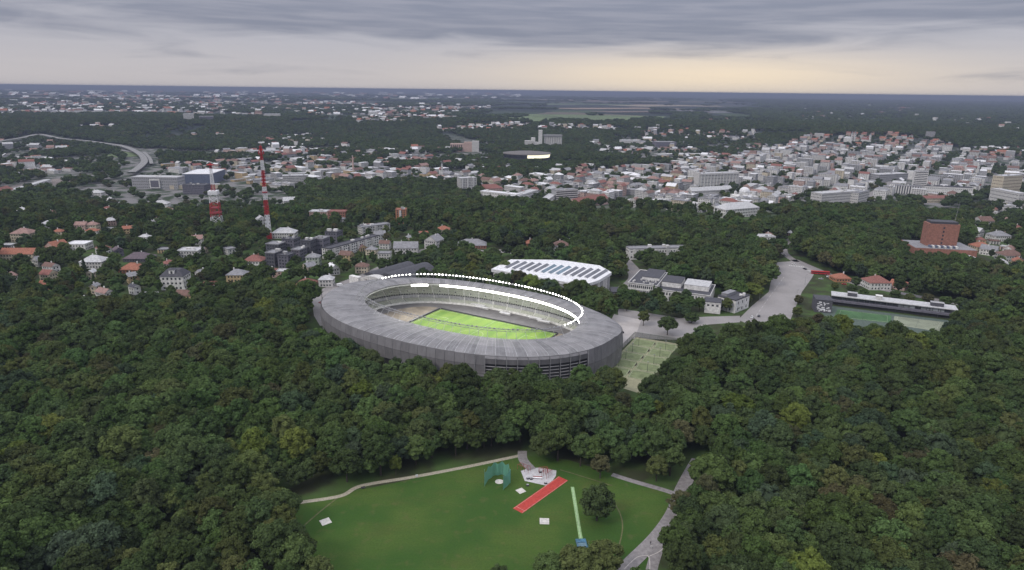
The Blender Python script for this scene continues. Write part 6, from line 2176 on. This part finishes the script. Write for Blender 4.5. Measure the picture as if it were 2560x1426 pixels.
def vnoise(x, y, s, seed):
    """smooth value noise, 0..1"""
    g = np.random.default_rng(seed).random((64, 64))
    u, v = x / s, y / s
    i, j = np.floor(u).astype(int), np.floor(v).astype(int)
    fu, fv = u - i, v - j
    fu = fu * fu * (3 - 2 * fu); fv = fv * fv * (3 - 2 * fv)
    G = lambda a, b: g[a % 64, b % 64]
    return (G(i, j) * (1 - fu) + G(i + 1, j) * fu) * (1 - fv) + (G(i, j + 1) * (1 - fu) + G(i + 1, j + 1) * fu) * fv


# zones where trees thin out, in survey pixels of the ground: (polygon, share kept)
OPEN = [
    ([(708, 1290), (735, 1246), (850, 1225), (905, 1205), (1040, 1182), (1180, 1155), (1300, 1128), (1345, 1158), (1430, 1168), (1530, 1192), (1640, 1224), (1668, 1240), (1680, 1300), (1600, 1430), (1560, 1620), (850, 1620), (790, 1440), (725, 1370)], 0.0),
    ([(1845, 800), (1860, 860), (2000, 862), (2030, 695), (2080, 690), (2140, 735), (2060, 745), (2050, 700), (1995, 640), (1930, 650), (1925, 720), (1850, 760)], 0.0),
    ([(1500, 742), (1560, 745), (1700, 775), (1850, 790), (1862, 858), (1770, 858), (1735, 890), (1710, 900), (1650, 975), (1610, 1035), (1560, 1030), (1490, 930), (1540, 842)], 0.0),
    ([(2028, 690), (2110, 690), (2135, 725), (2410, 768), (2410, 825), (2345, 884), (2250, 872), (2070, 845), (2010, 835)], 0.0),
    ([(770, 742), (900, 684), (1000, 684), (900, 745), (850, 820), (800, 825), (778, 800)], 0.0),
    ([(1180, 628), (1330, 625), (1330, 655), (1180, 655)], 0.35),
    # suburbs
    ([(0, 480), (240, 480), (640, 560), (900, 540), (1120, 560), (1230, 620), (1000, 690), (760, 735), (560, 745), (300, 790), (0, 800)], 0.62),
    ([(640, 590), (850, 580), (950, 600), (850, 670), (650, 680)], 0.3),
    ([(2400, 540), (2560, 500), (2560, 705), (2460, 690)], 0.42),
    # town and works
    (TOWN[0][0], 0.18), (TOWN[1][0], 0.10), ([(1200, 470), (1200, 498), (1450, 555), (1640, 560), (1800, 592), (1960, 566), (2120, 570), (2240, 550), (2420, 545), (2560, 510), (2560, 460), (2400, 470)], 0.22),
    ([(240, 480), (250, 548), (520, 556), (700, 552), (760, 500), (700, 470)], 0.30),
    ([(0, 400), (330, 425), (200, 470), (0, 500)], 0.2),
]
DENSE = [([(1500, 732), (1560, 740), (1700, 770), (1745, 794), (1690, 804), (1610, 798), (1548, 785)], .45), ([(0, 520), (120, 482), (230, 500), (260, 530), (60, 530)], .9), ([(740, 512), (760, 470), (860, 462), (1130, 462), (1200, 492), (1330, 522), (1480, 535), (1500, 560), (900, 552)], 1.0), ([(1960, 545), (2300, 525), (2290, 600), (1980, 600)], 1.0)]


def keep_share(x, y, z, base=1.0):
    px, py = proj(x, y, z)
    s = np.full(len(x), base)
    for poly, v in OPEN: s = np.where(inside(poly, px, py), np.minimum(s, v), s)
    for poly, v in DENSE: s = np.where(inside(poly, px, py), v, s)
    return s, px, py


def tint_for(x, y, rnd):
    n1 = vnoise(x, y, 70.0, 3) - .5; n2 = vnoise(x, y, 34.0, 4) - .5
    q = np.clip(rnd + n1 * .7, 0, .9999)
    cls = np.select([q < .34, q < .70, q < .82, q < .89, q < .925, q < .945], [0, 1, 2, 4, 3, 5], 6)
    return cls


# specimen trees that stand on their own: survey pixel of the foot, radius m, height m, colour, label
SPEC = [
    (1492, 1302, 7.0, 17.5, 'dark green', 'lone dark round tree standing on the lawn by the green strip'),
    (990, 1190, 3.0, 11.0, 'yellowish green', 'slim yellow leaved tree at the forest edge behind the gravel path'),
    (1702, 1296, 6.0, 12.5, 'brownish olive', 'olive brown tree leaning over the grey footpath'),
    (1640, 1204, 5.0, 13.0, 'olive green', 'olive tree beside the short grey path above the lawn'),
    (1500, 1196, 4.6, 12.0, 'brownish olive', 'brownish tree at the forest edge right of the training yard'),
    (1375, 1462, 7.0, 12.0, 'mid green', 'round green tree at the bottom edge left of the blue mat'),
    (1440, 1464, 8.5, 15.0, 'olive green', 'broad olive tree at the bottom edge under the blue mat'),
    (1508, 1440, 7.0, 14.0, 'olive green', 'olive tree at the bottom edge between mat and footpath'),
    (1248, 1470, 4.4, 9.0, 'dark green', 'small dark round tree just rising over the bottom edge'),
    (1668, 838, 7.0, 14.5, 'dark green', 'dark spreading tree alone on the forecourt paving'),
    (1608, 815, 4.2, 13.0, 'olive green', 'thin olive tree between loading yard and forecourt'),
    (1728, 808, 5.5, 9.0, 'dark green', 'low dark tree clump on the forecourt before the kiosk'),
    (1590, 770, 3.4, 10.0, 'mid green', 'small green tree by the stadium side of the forecourt'),
    (1566, 778, 3.4, 10.0, 'olive green', 'small olive tree in the row beside the stadium rim'),
    (1545, 772, 3.6, 10.5, 'dark green', 'small dark tree first in the row beside the stadium rim'),
    (1620, 778, 4.0, 11.0, 'brownish olive', 'thin brownish tree before the left wing of the school'),
    (1650, 772, 5.0, 13.0, 'mid green', 'green tree covering the left corner of the school'),
    (1690, 778, 6.0, 14.0, 'mid green', 'broad green tree before the middle of the school'),
    (1722, 782, 5.6, 13.5, 'light green', 'light green tree before the middle of the school'),
    (1748, 780, 4.6, 12.5, 'mid green', 'green tree between school front and white kiosk'),
    (1815, 782, 4.4, 13.0, 'olive green', 'tree between the white kiosk and the annex'),
    (1868, 762, 3.6, 10.5, 'olive green', 'small tree at the edge of the paved square by the annex'),
    (1838, 778, 3.0, 7.0, 'dark green', 'little dark tree at the square corner beside the annex'),
    (1950, 640, 8.5, 20.0, 'light green', 'tall light green tree above the road junction'),
    (1876, 748, 9.5, 15.0, 'yellowish green', 'broad yellow green tree at the left edge of the square'),
    (1916, 704, 6.0, 13.0, 'mid green', 'green tree at the left edge of the square under the junction'),
    (1905, 722, 7.5, 15.0, 'light green', 'light green tree at the upper left edge of the square'),
    (2086, 724, 3.6, 7.0, 'olive green', 'low olive tree between the red bus and the pavilion'),
    (1996, 762, 4.0, 9.0, 'brownish olive', 'brown olive tree between square and painted block, upper one'),
    (1992, 792, 4.0, 9.0, 'olive green', 'olive tree between square and painted block, lower one'),
    (1530, 700, 5.0, 12.0, 'olive green', 'olive tree between white arena and dark shed'),
    (1440, 752, 5.0, 10.0, 'olive green', 'olive tree before the near corner of the white arena'),
    (1395, 742, 4.0, 8.5, 'dark green', 'dark tree before the near side of the white arena'),
    (1480, 748, 6.0, 13.0, 'brownish olive', 'brownish tree behind the bright end of the stadium'),
    (1510, 760, 5.5, 12.0, 'mid green', 'green tree close behind the stadium roof edge'),
    (2128, 734, 4.6, 8.5, 'dark green', 'dark tree right behind the painted block end of the pavilion'),
    (2158, 742, 4.0, 8.0, 'mid green', 'green tree behind the first dark roof unit of the pavilion'),
    (2236, 748, 4.8, 8.5, 'dark green', 'dark tree behind the pavilion, right of the red roofed villa'),
    (2272, 756, 4.4, 8.0, 'olive green', 'olive tree behind the middle of the far pavilion half'),
    (2318, 758, 5.0, 9.0, 'brownish olive', 'brown olive tree behind the pavilion before the last roof unit'),
    (2362, 766, 5.2, 9.5, 'mid green', 'green tree behind the last roof unit of the pavilion'),
    (2398, 774, 6.0, 11.0, 'dark green', 'dark tree at the forest end of the pavilion'),
    (2285, 900, 9.0, 20.0, 'yellowish green', 'pale yellow green crown in the forest below the pavilion'),
    (1980, 1092, 8.0, 19.0, 'yellowish green', 'bright yellow green crown deep in the right hand forest'),
    (1845, 1005, 8.0, 18.0, 'light green', 'light green crown in the forest below the courts'),
]


def tree_thing(name, x, y, z, ci, sr, sz, rz, tint):
    o = empty(name, (x, y, z), rz)
    o.scale = (sr, sr, sz)
    c = share('crown', NEAR[ci] if ci < 6 else LOW, o); c['tint'] = [float(t) for t in tint]
    share('trunk', TRUNKS[ci % 3], o)
    return o


NR = [6.2, 6.8, 5.6, 7.2, 6.0, 5.2, 6.4]; NH = [17, 16, 18.5, 17.5, 15.5, 17.5, 15.5]
LOW = crown_mesh('crown', 33, 6.4, 0.3, 15.5, 70, 210, .38, (.17, .28), low=-1.0, fr=(.60, .88))
spec_pts = []
for i, (px, py, r, h, tn, lab) in enumerate(SPEC):
    P = at(px, py)
    ci = 6 if h < 10 or lab.startswith(('lone', 'small', 'low', 'little')) else i % 6
    o = tree_thing('tree', P.x, P.y, P.z, ci, r / NR[ci], h / NH[ci], i * 1.7, TINTS[tn])
    tag(o, lab, 'tree', 'trees standing alone')
    spec_pts.append((P.x, P.y, r * .8))
spec_pts = np.array(spec_pts)

# --- near and middle woods
p = jitter_grid(165, 1000, 8.6)
x, y = p[:, 0], p[:, 1]
z = terr(x, y)
s, px, py = keep_share(x, y, z)
k_ = (RNG.random(len(x)) < s) & clear_of(x, y, FOOTA, 1.8) & clear_of(x, y, ROADA, 1.5) & clear_of(x, y, spec_pts, 2.0)
k_ &= (px > -150) & (px < PW + 150) & (py < PH + 330)
x, y, z, px, py = x[k_], y[k_], z[k_], px[k_], py[k_]
n = len(x)
cls = tint_for(x, y, RNG.random(n))
tint = TV[cls] * .92 * RNG.uniform(.72, 1.28, (n, 1)) * RNG.uniform(.93, 1.07, (n, 3))
big = RNG.uniform(.72, 1.32, n) * (.85 + .3 * vnoise(x, y, 60, 9))
dens = np.clip(s[k_], 0, 1)
big *= np.where(dens < .7, .74, 1.0)
D = np.sqrt(x ** 2 + y ** 2)
# a tree counts as shown when its crown top falls inside the picture
tx, ty = proj(x, y, z + 12 * big)
show = (tx > -10) & (tx < PW + 10) & (ty < PH + 20) & (ty > 0)
order = np.argsort(np.where(show, D / big ** .5, 1e9))
N_IND_TREES = 300 - len(SPEC)
ind = order[:N_IND_TREES]
TREE_MARKS = [('the discus cage', 1250, 1185), ('the red runway', 1355, 1238), ('the training yard', 1345, 1190), ('the gravel path end', 735, 1255), ('the concrete pad by the forest', 815, 1305),
              ('the footpath fork', 1620, 1385), ('the blue mat', 1453, 1360), ('the lone lawn tree', 1493, 1250), ('the footpath in the wood', 1725, 1180), ('the lower left corner', 0, 1426), ('the lower right corner', 2560, 1426),
              ('the forest clearing path', 485, 1090), ('the left edge', 0, 1150), ('the right edge', 2560, 1150)]
szw = lambda b: 'large' if b > 1.08 else ('small' if b < .84 else 'middling')
items = []
for i in ind:
    ci = int(RNG.integers(0, 6))
    o = tree_thing('tree', float(x[i]), float(y[i]), float(z[i]), ci, float(big[i]), float(big[i] * RNG.uniform(.9, 1.12)), float(RNG.uniform(0, 6.28)), tint[i])
    items.append((o, f'{szw(big[i])} {TN[cls[i]]} forest tree', float(tx[i]), float(ty[i])))
single_out(items, TREE_MARKS, 'tree', 'broadleaf trees of the near forest')


def scatter(name, pts, scl, rot, idx, tint, meshes):
    me = bpy.data.meshes.new(name)
    n = len(pts)
    me.vertices.add(n); me.vertices.foreach_set('co', np.asarray(pts, np.float32).ravel())
    for nm, ty_, arr, key in (('scl', 'FLOAT_VECTOR', scl, 'vector'), ('rot', 'FLOAT', rot, 'value'), ('idx', 'INT', idx, 'value'), ('tint', 'FLOAT_COLOR', np.concatenate([tint, np.ones((n, 1))], 1), 'color')):
        a = me.attributes.new(nm, ty_, 'POINT')
        a.data.foreach_set(key, np.asarray(arr, np.int32 if ty_ == 'INT' else np.float32).ravel())
    o = bpy.data.objects.new(name, me)
    COL.objects.link(o)
    o['kind'] = 'stuff'
    src = bpy.data.collections.new(name + '_leaf_models')
    for k, m in enumerate(meshes):
        q = bpy.data.objects.new('model_%02d' % k, m)
        src.objects.link(q)
    ng = bpy.data.node_groups.new(name, 'GeometryNodeTree')
    ng.interface.new_socket('Geometry', in_out='INPUT', socket_type='NodeSocketGeometry')
    ng.interface.new_socket('Geometry', in_out='OUTPUT', socket_type='NodeSocketGeometry')
    gi, go = ng.nodes.new('NodeGroupInput'), ng.nodes.new('NodeGroupOutput')
    ip = ng.nodes.new('GeometryNodeInstanceOnPoints')
    ci = ng.nodes.new('GeometryNodeCollectionInfo')
    ci.inputs['Collection'].default_value = src
    ci.inputs['Separate Children'].default_value = True
    ci.inputs['Reset Children'].default_value = True
    ng.links.new(gi.outputs[0], ip.inputs['Points']); ng.links.new(ci.outputs[0], ip.inputs['Instance'])
    ip.inputs['Pick Instance'].default_value = True

    def attr(nm, dt):
        a = ng.nodes.new('GeometryNodeInputNamedAttribute'); a.data_type = dt; a.inputs['Name'].default_value = nm
        return a.outputs['Attribute']
    ng.links.new(attr('idx', 'INT'), ip.inputs['Instance Index'])
    cx_ = ng.nodes.new('ShaderNodeCombineXYZ'); ng.links.new(attr('rot', 'FLOAT'), cx_.inputs[2])
    ng.links.new(cx_.outputs[0], ip.inputs['Rotation'])
    ng.links.new(attr('scl', 'FLOAT_VECTOR'), ip.inputs['Scale'])
    ng.links.new(ip.outputs[0], go.inputs[0])
    md = o.modifiers.new('scatter', 'NODES'); md.node_group = ng
    return o


rest = np.setdiff1d(np.arange(n), ind)
nearm = D[rest] < 560
rs = np.where(nearm, RNG.integers(0, 6, len(rest)), RNG.integers(6, 10, len(rest)))
conif = (RNG.random(len(rest)) < np.where(dens[rest] < .7, .10, .015))
rs = np.where(conif, 10, rs)
sc_ = np.stack([big[rest]] * 2 + [big[rest] * RNG.uniform(.88, 1.12, len(rest))], 1)
P3 = np.stack([x[rest], y[rest], z[rest] - .3], 1)
# --- slope, town and river trees
p = jitter_grid(1000, 3500, 13.0)
xx, yy = p[:, 0], p[:, 1]
zz = terr(xx, yy)
s2, px2, py2 = keep_share(xx, yy, zz, .9)
dd = np.hypot(xx, yy)
open_ = vnoise(xx, yy, 150, 12)
s2 = np.where((dd > 1900) & (s2 > .5), np.where((py2 > 372) & (py2 < 440), np.where(open_ > .52, .10, .85), np.where(open_ > .70, .2, 1.0)), s2)
s2 = np.where(s2 < .3, s2 * 2.2 * (vnoise(xx, yy, 60, 13) > .45), s2)
k2 = (RNG.random(len(xx)) < s2) & clear_of(xx, yy, FOOTA, 1.0) & clear_of(xx, yy, ROADA, 2.0) & (px2 > -60) & (px2 < PW + 60)
xx, yy, zz = xx[k2], yy[k2], zz[k2]
m2 = len(xx)
cl2 = tint_for(xx, yy, RNG.random(m2))
t2 = TV[np.where(cl2 >= 5, 1, cl2)] * RNG.uniform(.65, 1.05, (m2, 1)) * .85
b2 = RNG.uniform(.7, 1.2, m2) * np.where(s2[k2] < .4, .8, 1.05)
i2 = RNG.integers(11, 14, m2)
print('trees', n, len(rest), m2)
scatter('woodland', np.concatenate([P3, np.stack([xx, yy, zz - .3], 1)]), np.concatenate([sc_, np.stack([b2, b2, b2 * .9], 1)]), RNG.uniform(0, 6.28, len(rest) + m2),
        np.concatenate([rs, i2]), np.concatenate([tint[rest], t2]), NEAR + MID + [CONE] + FARM)
# --- distant woods: broad low clumps
rows = []
yv = 3300.0
while yv < 16000:
    spx = 24 + (yv - 3300) / 130
    half = yv * .84 + 100
    nn = int(2 * half / spx)
    q = np.stack([-half + np.arange(nn) * spx, np.full(nn, yv)], 1) + RNG.uniform(-.45, .45, (nn, 2)) * spx
    rows.append(np.concatenate([q, np.full((nn, 1), spx)], 1)); yv += spx * 1.25
q = np.concatenate(rows)
xx, yy, sp_ = q.T
zz = terr(xx, yy)
px3, py3 = proj(xx, yy, zz)
w1 = vnoise(xx, yy, 900, 21) * .6 + vnoise(xx, yy, 300, 22) * .4
FAROPEN = [[(1160, 312), (1180, 284), (1650, 282), (1700, 310)], [(640, 325), (640, 306), (850, 302), (850, 316)], [(1230, 285), (1240, 246), (1850, 248), (1860, 285)], [(890, 252), (890, 243), (1170, 243), (1170, 252)], [(0, 242), (0, 233), (620, 238), (620, 249)], [(2290, 360), (2290, 338), (2490, 338), (2490, 360)]] + [z_[0] for z_ in FARZ]
thr = np.where(px3 > 1900, .30, .46)
k3 = w1 > thr
k3 |= (py3 > 305) & (py3 < 350) & (px3 < 1330) | (py3 > 275) & (py3 < 335) & (px3 > 1880)
for i_, poly in enumerate(FAROPEN):
    m_ = inside(poly, px3 + 90 * (vnoise(xx, yy, 420, 31) - .5), py3 + 9 * (vnoise(xx, yy, 500, 32) - .5))
    k3 &= ~(m_ & ((i_ < 6) & (vnoise(xx, yy, 260, 33) < .74) | ((i_ >= 6) & (RNG.random(len(xx)) < .72))))
k3 &= (px3 > -60) & (px3 < PW + 60)
xx, yy, zz, sp_ = xx[k3], yy[k3], zz[k3], sp_[k3]
m3 = len(xx)
t3 = TV[RNG.choice([0, 0, 1, 4], m3)] * RNG.uniform(.62, .95, (m3, 1))
b3 = sp_ / 13.0 * RNG.uniform(.8, 1.2, m3)
print('far clumps', m3)
scatter('distant_woods', np.stack([xx, yy, zz - 1], 1), np.stack([b3, b3, .75 + b3 * .12], 1), RNG.uniform(0, 6.28, m3), RNG.integers(0, 3, m3), t3, FARM)

# ---------------------------------------------------------------- haze
hz_m = bpy.data.materials.new('air')
hz_m.use_nodes = True
nt = hz_m.node_tree
nt.nodes.clear()
op = N(nt, 'ShaderNodeOutputMaterial'); pvv = N(nt, 'ShaderNodeVolumePrincipled')
pvv.inputs['Color'].default_value = (0.27, 0.31, 0.43, 1)
pvv.inputs['Density'].default_value = 1.0e-4
nt.links.new(pvv.outputs[0], op.inputs['Volume'])
HZ = MB().box(-142000, 142000, -142000, 142000, -60, HC + 6, bottom=True).build('haze', hz_m, None, 'stuff')
